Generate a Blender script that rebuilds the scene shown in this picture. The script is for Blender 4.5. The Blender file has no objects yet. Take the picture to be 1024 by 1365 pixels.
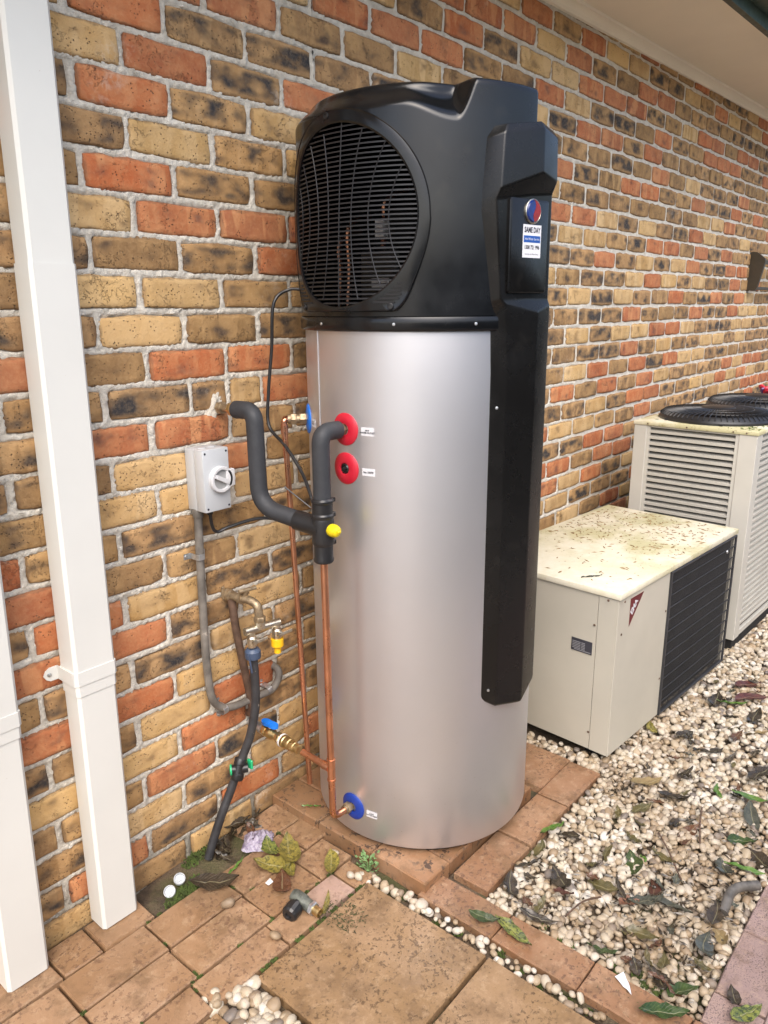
import bpy, bmesh, math, random
import numpy as np
from mathutils import Vector, Matrix
rng = random.Random(7)
nr = np.random.RandomState(5)
S = bpy.context.scene
COL = S.collection
sin, cos, pi, R = math.sin, math.cos, math.pi, math.radians

# ------------------------------------------------------------------ camera, sky, sun, exposure
cam_data = bpy.data.cameras.new('camera')
cam = bpy.data.objects.new('camera', cam_data)
COL.objects.link(cam)
S.camera = cam
YAW, PIT, ROL = R(49.62296), R(-15.12866), R(-0.43168)
fw = Vector((sin(YAW)*cos(PIT), cos(YAW)*cos(PIT), sin(PIT)))
r0 = Vector((cos(YAW), -sin(YAW), 0)); u0 = r0.cross(fw)
rt = cos(ROL)*r0 + sin(ROL)*u0; up = -sin(ROL)*r0 + cos(ROL)*u0
CAM = Vector((-0.94076, -1.65483, 1.55606))
cam.matrix_world = Matrix(((rt.x, up.x, -fw.x, CAM.x), (rt.y, up.y, -fw.y, CAM.y), (rt.z, up.z, -fw.z, CAM.z), (0, 0, 0, 1)))
cam_data.sensor_fit = 'VERTICAL'; cam_data.sensor_height = 24.0
cam_data.lens = 1014.65/1365*24.0
cam_data.clip_start = 0.02; cam_data.clip_end = 500

SUN_EL, SUN_ROT = 50, 228      # degrees; rotation clockwise from +Y
world = bpy.data.worlds.new('World'); S.world = world; world.use_nodes = True
wn = world.node_tree.nodes; wl = world.node_tree.links
bg = wn['Background']
sky = wn.new('ShaderNodeTexSky'); sky.sky_type = 'NISHITA'; sky.sun_disc = False
sky.sun_elevation = R(SUN_EL); sky.sun_rotation = R(SUN_ROT)
sky.air_density = 0.85; sky.dust_density = 3.5; sky.ozone_density = 0.8
wl.new(sky.outputs[0], bg.inputs[0]); bg.inputs[1].default_value = 0.15
sun_d = bpy.data.lights.new('sun', 'SUN'); sun_d.energy = 1.25; sun_d.angle = R(60); sun_d.color = (1, 0.985, 0.965)
sun = bpy.data.objects.new('sun', sun_d); COL.objects.link(sun)
sd = Vector((sin(R(SUN_ROT))*cos(R(SUN_EL)), cos(R(SUN_ROT))*cos(R(SUN_EL)), sin(R(SUN_EL))))
sun.rotation_euler = (-sd).to_track_quat('-Z', 'Y').to_euler(); sun.location = sd*20
vs = S.view_settings
vs.view_transform = 'Standard'; vs.look = 'None'; vs.gamma = 1; vs.use_curve_mapping = False
vs.exposure = 1.22

# ------------------------------------------------------------------ node helpers
def new_mat(name, rough=0.6, metal=0.0):
    m = bpy.data.materials.new(name); m.use_nodes = True
    t = m.node_tree; b = t.nodes['Principled BSDF']
    b.inputs['Roughness'].default_value = rough; b.inputs['Metallic'].default_value = metal
    return m, t, b
def nd(t, typ, ins=None, **props):
    n = t.nodes.new(typ)
    for k, v in props.items(): setattr(n, k, v)
    for k, v in (ins or {}).items():
        if hasattr(v, 'is_linked') or v.__class__.__name__.startswith('NodeSocket'): t.links.new(v, n.inputs[k])
        else: n.inputs[k].default_value = v
    return n
def c4(c): return (c[0], c[1], c[2], 1)
def math_(t, op, a, b=0.0, clamp=False):
    return nd(t, 'ShaderNodeMath', {0: a, 1: b}, operation=op, use_clamp=clamp).outputs[0]
def mix(t, f, a, b, blend='MIX'):
    n = nd(t, 'ShaderNodeMix', None, data_type='RGBA', blend_type=blend)
    for k, v in ((0, f), (6, a), (7, b)):
        if v.__class__.__name__.startswith('NodeSocket'): t.links.new(v, n.inputs[k])
        else: n.inputs[k].default_value = (c4(v) if k else v)
    return n.outputs[2]
def ramp(t, f, stops):
    n = nd(t, 'ShaderNodeValToRGB', {0: f}); e = n.color_ramp.elements
    while len(e) > 1: e.remove(e[-1])
    e[0].position = stops[0][0]; e[0].color = c4(stops[0][1])
    for p, c in stops[1:]:
        x = e.new(p); x.color = c4(c)
    return n.outputs[0]
def step(t, f, a, b):
    n = nd(t, 'ShaderNodeMapRange', {0: f, 1: a, 2: b, 3: 0.0, 4: 1.0}, interpolation_type='SMOOTHSTEP'); return n.outputs[0]
def noise(t, vec, scale, detail=3.0, rough=0.55, w=None):
    n = nd(t, 'ShaderNodeTexNoise', {'Scale': scale, 'Detail': detail, 'Roughness': rough})
    if w is not None: n.noise_dimensions = '4D'; t.links.new(w, n.inputs['W'])
    if vec is not None: t.links.new(vec, n.inputs['Vector'])
    return n.outputs[0]
def pos(t): return nd(t, 'ShaderNodeNewGeometry').outputs['Position']
def bump(t, b, h, strength=0.4, dist=0.002):
    n = nd(t, 'ShaderNodeBump', {'Strength': strength, 'Distance': dist, 'Height': h}); t.links.new(n.outputs[0], b.inputs['Normal'])

def simple(name, col, rough=0.5, metal=0.0, var=0.12, vscale=9.0, bumps=0.0, bscale=60.0, spec=None, dirt=None, dscale=40.0, dthr=0.66):
    m, t, b = new_mat(name, rough, metal)
    p = pos(t)
    n = noise(t, p, vscale, 5)
    a = tuple(c*(1-var) for c in col); z = tuple(min(1, c*(1+var)) for c in col)
    c = mix(t, step(t, n, 0.3, 0.7), a, z)
    if dirt:
        d = step(t, noise(t, p, dscale, 4, 0.6), dthr, dthr+0.07)
        c = mix(t, d, c, dirt)
    t.links.new(c, b.inputs['Base Color'])
    if name == 'cream_painted_metal':
        z = nd(t, 'ShaderNodeSeparateXYZ', {0: p}).outputs[2]
        nn = noise(t, p, 38, 5, 0.7)
        low = math_(t, 'SUBTRACT', 1.0, step(t, math_(t, 'ADD', z, math_(t, 'MULTIPLY', nn, 0.25)), 0.12, 0.5))
        c = mix(t, math_(t, 'MULTIPLY', math_(t, 'MULTIPLY', low, step(t, nn, 0.42, 0.62)), 0.5), c, (0.36, 0.29, 0.2))
        c = mix(t, math_(t, 'MULTIPLY', step(t, noise(t, p, 4.5, 5, 0.7), 0.52, 0.7), 0.16), c, (0.45, 0.42, 0.36))
    rr = nd(t, 'ShaderNodeMapRange', {0: noise(t, p, vscale*2.3, 4), 1: 0.3, 2: 0.7, 3: max(0.02, rough-0.07), 4: min(1, rough+0.09)}).outputs[0]
    t.links.new(rr, b.inputs['Roughness'])
    if bumps: bump(t, b, noise(t, p, bscale, 5, 0.6), bumps, 0.002)
    if spec is not None: b.inputs['Specular IOR Level'].default_value = spec
    return m

def rnd_value(t):
    a = nd(t, 'ShaderNodeAttribute', attribute_name='rnd').outputs['Fac']
    o = nd(t, 'ShaderNodeObjectInfo').outputs['Random']
    return math_(t, 'FRACT', math_(t, 'ADD', a, o))

def brick_mat(name, lo, hi, band, dark, patch, pits):
    """kiln-fired clay brick: tone per brick, vertical kiss marks, scorched patches, pits, fine cracks"""
    m, t, b = new_mat(name, 0.85)
    p = pos(t); rv = rnd_value(t); uv = nd(t, 'ShaderNodeUVMap', uv_map='uv').outputs[0]
    sx = nd(t, 'ShaderNodeSeparateXYZ', {0: uv})
    r2 = math_(t, 'FRACT', math_(t, 'MULTIPLY', rv, 7.31)); r3 = math_(t, 'FRACT', math_(t, 'MULTIPLY', rv, 17.17))
    W = math_(t, 'MULTIPLY', rv, 40.0)
    base = mix(t, r2, lo, hi)
    r4 = math_(t, 'FRACT', math_(t, 'MULTIPLY', rv, 29.7))
    base = mix(t, math_(t, 'MULTIPLY', r4, 0.48), base, tuple(x*0.45 for x in lo))
    base = mix(t, math_(t, 'MULTIPLY', math_(t, 'FRACT', math_(t, 'MULTIPLY', rv, 53.3)), 0.2), base, (0.52, 0.31, 0.18))
    n1 = noise(t, p, 14, 5, 0.6, W)
    base = mix(t, step(t, n1, 0.35, 0.7), base, mix(t, 0.5, base, band))
    # vertical bands across the length of the brick
    cv = nd(t, 'ShaderNodeCombineXYZ', {0: math_(t, 'MULTIPLY', sx.outputs[0], 3.2), 1: math_(t, 'MULTIPLY', sx.outputs[1], 0.25)}).outputs[0]
    nb = noise(t, cv, 1.6, 2, 0.4, W)
    base = mix(t, math_(t, 'MULTIPLY', step(t, nb, 0.5, 0.56), math_(t, 'MULTIPLY', r3, 0.75)), base, band)
    # scorched elongated patches
    cp = nd(t, 'ShaderNodeCombineXYZ', {0: math_(t, 'MULTIPLY', sx.outputs[0], 3.0), 1: math_(t, 'MULTIPLY', sx.outputs[1], 1.5)}).outputs[0]
    npch = noise(t, cp, 1.15, 2, 0.45, math_(t, 'ADD', W, 9.0))
    edge = math_(t, 'MULTIPLY', step(t, sx.outputs[1], 0.02, 0.3), step(t, math_(t, 'SUBTRACT', 1.0, sx.outputs[1]), 0.02, 0.3))
    fine = noise(t, p, 120, 4, 0.65)
    pv = math_(t, 'ADD', npch, math_(t, 'MULTIPLY', math_(t, 'SUBTRACT', fine, 0.5), 0.1))
    halo = math_(t, 'MULTIPLY', step(t, pv, 0.50-patch*0.12, 0.72-patch*0.16), edge)
    base = mix(t, math_(t, 'MULTIPLY', halo, min(0.8, 0.25+patch*0.4)), base, tuple(0.45*x+0.55*y for x, y in zip(lo, dark)))
    pm = math_(t, 'MULTIPLY', step(t, pv, 0.64-patch*0.14, 0.80-patch*0.14), edge)
    base = mix(t, math_(t, 'MULTIPLY', pm, min(1.0, 0.5+patch)), base, dark)
    # pits and specks
    v = nd(t, 'ShaderNodeTexVoronoi', {'Vector': p, 'Scale': 130.0, 'Randomness': 1.0})
    pit = math_(t, 'MULTIPLY', math_(t, 'SUBTRACT', 1.0, step(t, v.outputs['Distance'], 0.1, 0.3)), step(t, noise(t, p, 26, 3, 0.6, W), 0.52-pits*0.1, 0.6))
    base = mix(t, math_(t, 'MULTIPLY', pit, 0.8), base, (0.05, 0.035, 0.025))
    # cracks
    wv = noise(t, p, 13, 6, 0.72, W)
    crack = math_(t, 'SUBTRACT', 1.0, step(t, math_(t, 'ABSOLUTE', math_(t, 'SUBTRACT', wv, 0.5)), 0.0, 0.008))
    crack = math_(t, 'MULTIPLY', crack, step(t, noise(t, p, 11, 2, 0.5, math_(t, 'ADD', W, 3.0)), 0.52, 0.62))
    base = mix(t, math_(t, 'MULTIPLY', crack, 0.4), base, (0.07, 0.045, 0.03))
    # grain and dark ragged arris
    base = mix(t, math_(t, 'MULTIPLY', step(t, fine, 0.4, 0.72), 0.4), base, mix(t, 0.3, base, (0.75, 0.52, 0.27)))
    ex = math_(t, 'MINIMUM', math_(t, 'MULTIPLY', math_(t, 'MINIMUM', sx.outputs[0], math_(t, 'SUBTRACT', 1.0, sx.outputs[0])), 3.0), math_(t, 'MINIMUM', sx.outputs[1], math_(t, 'SUBTRACT', 1.0, sx.outputs[1])))
    en = math_(t, 'ADD', ex, math_(t, 'MULTIPLY', math_(t, 'SUBTRACT', noise(t, p, 45, 4, 0.7), 0.5), 0.25))
    base = mix(t, math_(t, 'MULTIPLY', math_(t, 'SUBTRACT', 1.0, step(t, en, 0.0, 0.1)), 0.5), base, (0.12, 0.075, 0.045))
    bl = math_(t, 'MULTIPLY', step(t, noise(t, p, 4.2, 5, 0.68), 0.58, 0.72), step(t, noise(t, p, 60, 4, 0.7), 0.4, 0.62))
    base = mix(t, math_(t, 'MULTIPLY', bl, 0.38), base, (0.60, 0.54, 0.46))
    gr = step(t, noise(t, p, 1.7, 4, 0.6), 0.5, 0.72)
    base = mix(t, math_(t, 'MULTIPLY', gr, 0.14), base, (0.12, 0.085, 0.05))
    t.links.new(base, b.inputs['Base Color'])
    h = math_(t, 'SUBTRACT', math_(t, 'ADD', math_(t, 'MULTIPLY', fine, 0.5), math_(t, 'MULTIPLY', n1, 0.9)), math_(t, 'ADD', math_(t, 'MULTIPLY', pit, 0.8), math_(t, 'MULTIPLY', crack, 0.7)))
    bump(t, b, h, 0.9, 0.004)
    return m

M = {}
M['R'] = brick_mat('red_brick', (0.37, 0.085, 0.024), (0.54, 0.155, 0.046), (0.60, 0.28, 0.12), (0.15, 0.06, 0.04), 0.3, 0.2)
M['Y'] = brick_mat('tan_brick', (0.50, 0.295, 0.10), (0.66, 0.43, 0.175), (0.66, 0.46, 0.235), (0.20, 0.125, 0.06), 0.3, 0.6)
M['B'] = brick_mat('brown_brick', (0.23, 0.128, 0.045), (0.41, 0.235, 0.083), (0.52, 0.32, 0.135), (0.085, 0.052, 0.032), 0.55, 0.6)
M['D'] = brick_mat('dark_spotted_brick', (0.26, 0.142, 0.05), (0.46, 0.26, 0.095), (0.56, 0.34, 0.15), (0.055, 0.04, 0.032), 0.95, 0.9)
M['X'] = brick_mat('scorched_brick', (0.28, 0.158, 0.058), (0.47, 0.27, 0.10), (0.53, 0.33, 0.15), (0.026, 0.025, 0.028), 1.25, 0.7)

def mortar_mat():
    m, t, b = new_mat('mortar', 0.95)
    p = pos(t)
    n = noise(t, p, 30, 6, 0.7); n2 = noise(t, p, 260, 4, 0.7); n3 = noise(t, p, 4, 4)
    c = mix(t, step(t, n, 0.3, 0.7), (0.56, 0.515, 0.43), (0.75, 0.705, 0.61))
    c = mix(t, math_(t, 'MULTIPLY', step(t, n2, 0.55, 0.75), 0.4), c, (0.34, 0.28, 0.2))
    c = mix(t, math_(t, 'MULTIPLY', step(t, n3, 0.5, 0.7), 0.3), c, (0.42, 0.36, 0.28))
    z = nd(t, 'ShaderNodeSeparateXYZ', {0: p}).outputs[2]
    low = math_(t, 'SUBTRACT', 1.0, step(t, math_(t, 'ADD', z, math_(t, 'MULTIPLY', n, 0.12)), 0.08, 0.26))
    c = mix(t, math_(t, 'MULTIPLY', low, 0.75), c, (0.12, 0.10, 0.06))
    t.links.new(c, b.inputs['Base Color'])
    bump(t, b, math_(t, 'ADD', n, math_(t, 'MULTIPLY', n2, 0.6)), 1.0, 0.006)
    return m
M['mortar'] = mortar_mat()

def paver_mat(name, a, bcol, fleck, fl=0.6, wet=0.0, fscale=70.0):
    m, t, b = new_mat(name, 0.75)
    p = pos(t); rv = rnd_value(t); W = math_(t, 'MULTIPLY', rv, 30.0)
    base = mix(t, rv, a, bcol)
    n1 = noise(t, p, 6, 5, 0.65, W)
    base = mix(t, math_(t, 'MULTIPLY', step(t, n1, 0.4, 0.7), 0.55), base, mix(t, 0.6, base, (0.50, 0.34, 0.22)))
    n2 = noise(t, p, 11, 6, 0.7)
    base = mix(t, math_(t, 'MULTIPLY', step(t, n2, 0.45, 0.68), 0.85), base, mix(t, 0.72, base, (0.13, 0.075, 0.035)))
    n5 = noise(t, p, 3.2, 5, 0.7)
    base = mix(t, math_(t, 'MULTIPLY', step(t, n5, 0.52, 0.66), 0.5), base, (0.20, 0.125, 0.065))
    n6 = noise(t, p, 40, 5, 0.7)
    base = mix(t, math_(t, 'MULTIPLY', step(t, n6, 0.5, 0.72), 0.4), base, mix(t, 0.6, base, (0.6, 0.44, 0.28)))
    v = noise(t, p, fscale, 3, 0.75); dens = noise(t, p, 8, 3, 0.6)
    fm = math_(t, 'MULTIPLY', step(t, v, 0.545, 0.60), step(t, dens, 0.34, 0.55))
    base = mix(t, math_(t, 'MULTIPLY', fm, fl), base, fleck)
    t.links.new(base, b.inputs['Base Color'])
    rgh = nd(t, 'ShaderNodeMapRange', {0: noise(t, p, 5, 3), 1: 0.35, 2: 0.65, 3: 0.28 if wet else 0.6, 4: 0.75}).outputs[0]
    t.links.new(rgh, b.inputs['Roughness'])
    bump(t, b, math_(t, 'ADD', math_(t, 'MULTIPLY', noise(t, p, 180, 5, 0.7), 0.6), math_(t, 'SUBTRACT', n1, math_(t, 'MULTIPLY', fm, 0.4))), 0.6, 0.0025)
    return m
M['slab'] = paver_mat('sandy_slab', (0.26, 0.16, 0.075), (0.235, 0.14, 0.062), (0.09, 0.05, 0.022), 0.8, 1, 85)
M['paver'] = paver_mat('terracotta_paver', (0.26, 0.15, 0.077), (0.33, 0.20, 0.11), (0.12, 0.06, 0.035), 0.6, 1)
M['border'] = paver_mat('border_paver', (0.21, 0.105, 0.052), (0.27, 0.14, 0.07), (0.09, 0.045, 0.03), 0.6, 1)
M['smooth'] = paver_mat('smooth_pink_paver', (0.34, 0.225, 0.175), (0.36, 0.24, 0.19), (0.15, 0.09, 0.06), 0.25, 1, 60)
M['plinth'] = paver_mat('stained_plinth_brick', (0.22, 0.105, 0.048), (0.28, 0.145, 0.07), (0.05, 0.03, 0.022), 0.9, 1, 40)
M['pink'] = paver_mat('pink_paver', (0.28, 0.195, 0.175), (0.32, 0.225, 0.20), (0.10, 0.07, 0.065), 0.9, 0, 260)

def soil_mat():
    m, t, b = new_mat('damp_soil', 0.8)
    p = pos(t)
    n = noise(t, p, 18, 6, 0.7); n2 = noise(t, p, 5, 4)
    c = mix(t, step(t, n, 0.3, 0.7), (0.055, 0.038, 0.024), (0.15, 0.105, 0.065))
    c = mix(t, math_(t, 'MULTIPLY', step(t, n2, 0.5, 0.66), 0.6), c, (0.07, 0.085, 0.02))
    t.links.new(c, b.inputs['Base Color']); bump(t, b, math_(t, 'ADD', n, noise(t, p, 120, 4, 0.7)), 1.0, 0.008)
    return m
M['soil'] = soil_mat()
M['lawn'] = simple('yard_ground', (0.34, 0.30, 0.24), 0.95, var=0.35, vscale=3, bumps=0.6, bscale=30)

def pebble_mat():
    m, t, b = new_mat('pebble', 0.55)
    p = pos(t); rv = rnd_value(t)
    c = ramp(t, rv, [(0, (0.50, 0.45, 0.36)), (0.25, (0.43, 0.365, 0.265)), (0.45, (0.57, 0.53, 0.46)), (0.65, (0.37, 0.295, 0.20)), (0.84, (0.27, 0.195, 0.12)), (0.95, (0.16, 0.135, 0.115))])
    n = noise(t, p, 60, 5, 0.7)
    c = mix(t, math_(t, 'MULTIPLY', step(t, n, 0.45, 0.75), 0.55), c, mix(t, 0.6, c, (0.35, 0.24, 0.12)))
    n2 = noise(t, p, 2.2, 4, 0.6)
    c = mix(t, math_(t, 'MULTIPLY', step(t, n2, 0.45, 0.66), 0.55), c, (0.27, 0.19, 0.11))
    n4 = noise(t, p, 260, 3, 0.6)
    c = mix(t, math_(t, 'MULTIPLY', step(t, n4, 0.64, 0.7), 0.55), c, (0.2, 0.13, 0.07))
    t.links.new(c, b.inputs['Base Color'])
    bump(t, b, noise(t, p, 150, 4, 0.6), 0.35, 0.002)
    return m
M['pebble'] = pebble_mat()

M['cream'] = simple('cream_painted_metal', (0.645, 0.645, 0.60), 0.42, var=0.03, vscale=3, dirt=(0.42, 0.34, 0.25), dscale=75, dthr=0.73, bumps=0.05, bscale=12)
M['unitcream'] = simple('aged_cream_enamel', (0.46, 0.43, 0.355), 0.45, var=0.06, vscale=2.5, dirt=(0.36, 0.25, 0.16), dscale=48, dthr=0.735, bumps=0.05, bscale=8)
def lid_mat():
    m, t, b = new_mat('lichen_stained_lid', 0.5)
    p = pos(t)
    n = noise(t, p, 5, 5, 0.65); n2 = noise(t, p, 30, 5, 0.7)
    x = nd(t, 'ShaderNodeSeparateXYZ', {0: p}).outputs[0]
    far = step(t, x, 1.35, 1.85)
    c = mix(t, step(t, n2, 0.3, 0.7), (0.60, 0.555, 0.41), (0.66, 0.625, 0.51))
    s = math_(t, 'MULTIPLY', step(t, math_(t, 'ADD', n, math_(t, 'MULTIPLY', n2, 0.25)), 0.5, 0.72), far)
    c = mix(t, math_(t, 'MULTIPLY', s, 0.8), c, (0.42, 0.39, 0.20))
    d = math_(t, 'MULTIPLY', step(t, noise(t, p, 60, 5, 0.75), 0.55, 0.64), math_(t, 'MULTIPLY', step(t, n, 0.38, 0.6), far))
    c = mix(t, math_(t, 'MULTIPLY', d, 0.85), c, (0.22, 0.17, 0.07))
    t.links.new(c, b.inputs['Base Color']); bump(t, b, n2, 0.15, 0.002)
    return m
M['lid'] = lid_mat()
M['bigcream'] = simple('weathered_beige_enamel', (0.48, 0.465, 0.415), 0.45, var=0.06, vscale=3, dirt=(0.33, 0.25, 0.17), dscale=50, dthr=0.74)
M['black'] = simple('satin_black_plastic', (0.0045, 0.005, 0.006), 0.2, spec=0.42, var=0.12, vscale=5, bumps=0.03, bscale=700, dirt=(0.008, 0.008, 0.008), dscale=14, dthr=0.6)
M['grillemat'] = simple('grille_black_plastic', (0.014, 0.014, 0.016), 0.4, spec=0.5)
M['blackcover'] = simple('textured_black_plastic', (0.006, 0.0058, 0.0057), 0.25, spec=0.36, var=0.1, vscale=5, bumps=0.06, bscale=900, dirt=(0.009, 0.0085, 0.008), dscale=14, dthr=0.6)
M['gloss_black'] = simple('black_rubber', (0.015, 0.015, 0.016), 0.35)
M['foam'] = simple('black_foam_lagging', (0.028, 0.03, 0.034), 0.62, var=0.1, vscale=30, bumps=0.15, bscale=500)
M['matte_black'] = simple('matte_black', (0.008, 0.008, 0.009), 0.8)
def silver_mat():
    m, t, b = new_mat('silver_painted_steel', 0.42, 0.88)
    p = pos(t)
    n = noise(t, p, 3, 4); n2 = noise(t, p, 900, 2)
    c = mix(t, step(t, n, 0.3, 0.7), (0.63, 0.63, 0.65), (0.665, 0.665, 0.685))
    z = nd(t, 'ShaderNodeSeparateXYZ', {0: p}).outputs[2]
    spl = math_(t, 'MULTIPLY', step(t, noise(t, p, 160, 3, 0.7), 0.66, 0.72), math_(t, 'SUBTRACT', 1.0, step(t, z, 0.1, 0.55)))
    c = mix(t, math_(t, 'MULTIPLY', spl, 0.4), c, (0.32, 0.25, 0.2))
    t.links.new(c, b.inputs['Base Color'])
    t.links.new(nd(t, 'ShaderNodeMapRange', {0: n2, 1: 0.3, 2: 0.7, 3: 0.36, 4: 0.46}).outputs[0], b.inputs['Roughness'])
    bump(t, b, math_(t, 'ADD', math_(t, 'MULTIPLY', n2, 0.03), math_(t, 'MULTIPLY', noise(t, p, 5.5, 2, 0.4), 1.0)), 0.10, 0.008)
    return m
M['silver'] = silver_mat()
M['copper'] = simple('bright_copper', (0.72, 0.36, 0.22), 0.3, 1.0, var=0.18, vscale=14)
M['brass'] = simple('brass', (0.66, 0.50, 0.24), 0.34, 1.0, var=0.15, vscale=40)
M['old_brass'] = simple('tarnished_brass', (0.36, 0.28, 0.18), 0.5, 0.8, var=0.3, vscale=60, bumps=0.3, bscale=150)
M['chrome'] = simple('dull_nickel', (0.62, 0.58, 0.48), 0.32, 1.0, var=0.2, vscale=60)
M['galv'] = simple('galvanised_steel', (0.55, 0.57, 0.58), 0.38, 0.9, var=0.2, vscale=90)
M['conduit'] = simple('weathered_grey_conduit', (0.15, 0.135, 0.115), 0.65, var=0.35, vscale=22, dirt=(0.4, 0.36, 0.3), dscale=22, dthr=0.66, bumps=0.3, bscale=90)
M['oldpipe'] = simple('brown_old_copper', (0.13, 0.08, 0.055), 0.6, 0.3, var=0.35, vscale=30, bumps=0.3, bscale=110)
M['hose'] = simple('dusty_black_hose', (0.03, 0.03, 0.032), 0.55, var=0.3, vscale=25, dirt=(0.28, 0.25, 0.21), dscale=60, dthr=0.66)
M['white'] = simple('white_plastic', (0.60, 0.60, 0.60), 0.35, var=0.03)
M['lightgrey'] = simple('light_grey_plastic', (0.48, 0.50, 0.51), 0.35, var=0.04, dirt=(0.4, 0.4, 0.38), dscale=60, dthr=0.74)
M['grey'] = simple('dial_grey', (0.34, 0.34, 0.33), 0.4)
M['paper'] = simple('white_label', (0.62, 0.62, 0.64), 0.5, var=0.02)
M['ink'] = simple('black_ink', (0.02, 0.02, 0.03), 0.6)
M['blueink'] = simple('blue_ink', (0.01, 0.07, 0.30), 0.5)
M['redp'] = simple('red_plastic', (0.48, 0.012, 0.03), 0.38, var=0.05)
M['bluep'] = simple('blue_plastic', (0.01, 0.04, 0.28), 0.35, var=0.08)
M['lightblue'] = simple('bright_blue_plastic', (0.01, 0.16, 0.62), 0.35, var=0.06)
M['navy'] = simple('navy_plastic', (0.05, 0.075, 0.13), 0.45)
M['yellow'] = simple('yellow_plastic', (0.66, 0.52, 0.01), 0.3, var=0.03)
M['amber'] = simple('amber_yellow_plastic', (0.80, 0.45, 0.01), 0.4, var=0.03)
M['green'] = simple('green_plastic', (0.02, 0.42, 0.17), 0.35)
M['maroon'] = simple('maroon_print', (0.12, 0.012, 0.016), 0.45)
M['bronze'] = simple('bronze_powdercoat', (0.04, 0.031, 0.019), 0.5, var=0.15)
M['soffit'] = simple('cream_soffit', (0.90, 0.83, 0.69), 0.7, var=0.03, vscale=1.5, dirt=(0.4, 0.3, 0.2), dscale=30, dthr=0.78)
M['gutter'] = simple('dark_green_gutter', (0.02, 0.045, 0.03), 0.4, var=0.2)
M['fence'] = simple('added_fence_dark_green', (0.045, 0.06, 0.05), 0.6, var=0.15)
M['plate'] = simple('dark_metal_nameplate', (0.07, 0.07, 0.085), 0.35, 0.4)
M['platetxt'] = simple('nameplate_silver', (0.36, 0.36, 0.38), 0.4, 0.5)
M['redglass'] = simple('dome_red', (0.20, 0.004, 0.006), 0.12, var=0.2, vscale=90)
M['blueglass'] = simple('dome_blue', (0.004, 0.02, 0.13), 0.12, var=0.2, vscale=90)
M['verdigris'] = simple('verdigris_brass', (0.12, 0.13, 0.11), 0.5, 0.4, var=0.4, vscale=90, bumps=0.3, bscale=200)
M['greypipe'] = simple('grey_brown_pipe', (0.10, 0.092, 0.082), 0.5, var=0.35, vscale=50, bumps=0.3, bscale=120)
M['coil'] = simple('black_coil_fins', (0.012, 0.013, 0.015), 0.55, var=0.3, vscale=160, bumps=0.4, bscale=300)
M['wire'] = simple('black_guard_wire', (0.03, 0.031, 0.034), 0.4)
M['moss'] = simple('moss_green', (0.07, 0.10, 0.02), 0.9, var=0.4, vscale=60)
M['crumb'] = simple('brown_leaf_crumb', (0.22, 0.14, 0.06), 0.8, var=0.5, vscale=200)
M['weedleaf'] = simple('weed_leaf', (0.16, 0.27, 0.10), 0.55, var=0.3, vscale=70)
M['purplered'] = simple('red_wire', (0.45, 0.02, 0.04), 0.4)
M['purple'] = simple('purple_wire', (0.10, 0.03, 0.14), 0.4)

def leaf_mat(name, a, b_, spots=None, rough=0.42):
    m, t, b = new_mat(name, rough)
    p = pos(t); rv = rnd_value(t)
    uv = nd(t, 'ShaderNodeUVMap', uv_map='uv').outputs[0]; s = nd(t, 'ShaderNodeSeparateXYZ', {0: uv})
    n = noise(t, p, 55, 5, 0.65)
    c = mix(t, step(t, n, 0.35, 0.68), a, b_)
    if spots: c = mix(t, step(t, noise(t, p, 120, 3, 0.6), 0.5, 0.6), c, spots)
    # midrib and side veins
    d = math_(t, 'ABSOLUTE', math_(t, 'SUBTRACT', s.outputs[1], 0.5))
    rib = math_(t, 'SUBTRACT', 1.0, step(t, d, 0.015, 0.05))
    vein = math_(t, 'SINE', math_(t, 'MULTIPLY', math_(t, 'SUBTRACT', s.outputs[0], math_(t, 'MULTIPLY', d, 0.5)), 75.0))
    vein = math_(t, 'MULTIPLY', step(t, vein, 0.86, 1.0), 0.35)
    c = mix(t, math_(t, 'MULTIPLY', math_(t, 'MAXIMUM', rib, vein), 0.5), c, mix(t, 0.5, c, (0.5, 0.45, 0.25)))
    c = mix(t, math_(t, 'MULTIPLY', rv, 0.4), c, mix(t, 0.6, c, (0.06, 0.04, 0.02)))
    t.links.new(c, b.inputs['Base Color'])
    bump(t, b, math_(t, 'ADD', n, math_(t, 'SUBTRACT', 0.0, math_(t, 'MAXIMUM', rib, vein))), 0.5, 0.002)
    return m
L = dict(green=leaf_mat('fresh_green_leaf', (0.05, 0.14, 0.015), (0.12, 0.21, 0.035), None, 0.28),
         dgreen=leaf_mat('dark_green_leaf', (0.022, 0.048, 0.013), (0.05, 0.085, 0.022), None, 0.22),
         yellow=leaf_mat('yellowing_leaf', (0.27, 0.22, 0.045), (0.15, 0.13, 0.03), (0.09, 0.085, 0.022), 0.3),
         speck=leaf_mat('speckled_leaf', (0.24, 0.26, 0.05), (0.085, 0.12, 0.035), (0.035, 0.055, 0.022), 0.25),
         dark=leaf_mat('wet_dark_leaf', (0.022, 0.018, 0.013), (0.052, 0.038, 0.026), None, 0.22),
         brown=leaf_mat('brown_leaf', (0.07, 0.028, 0.014), (0.12, 0.052, 0.026), None, 0.25),
         olive=leaf_mat('olive_leaf', (0.07, 0.06, 0.02), (0.12, 0.095, 0.035), None, 0.28),
         grey=leaf_mat('grey_green_wet_leaf', (0.045, 0.05, 0.038), (0.085, 0.088, 0.068), None, 0.2),
         red=leaf_mat('reddish_leaf', (0.055, 0.013, 0.011), (0.10, 0.028, 0.02), None, 0.35),
         orange=leaf_mat('orange_leaf', (0.22, 0.10, 0.06), (0.16, 0.07, 0.04), None, 0.45),
         tan=leaf_mat('tan_leaf', (0.25, 0.18, 0.075), (0.17, 0.115, 0.05), None, 0.5))

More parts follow.
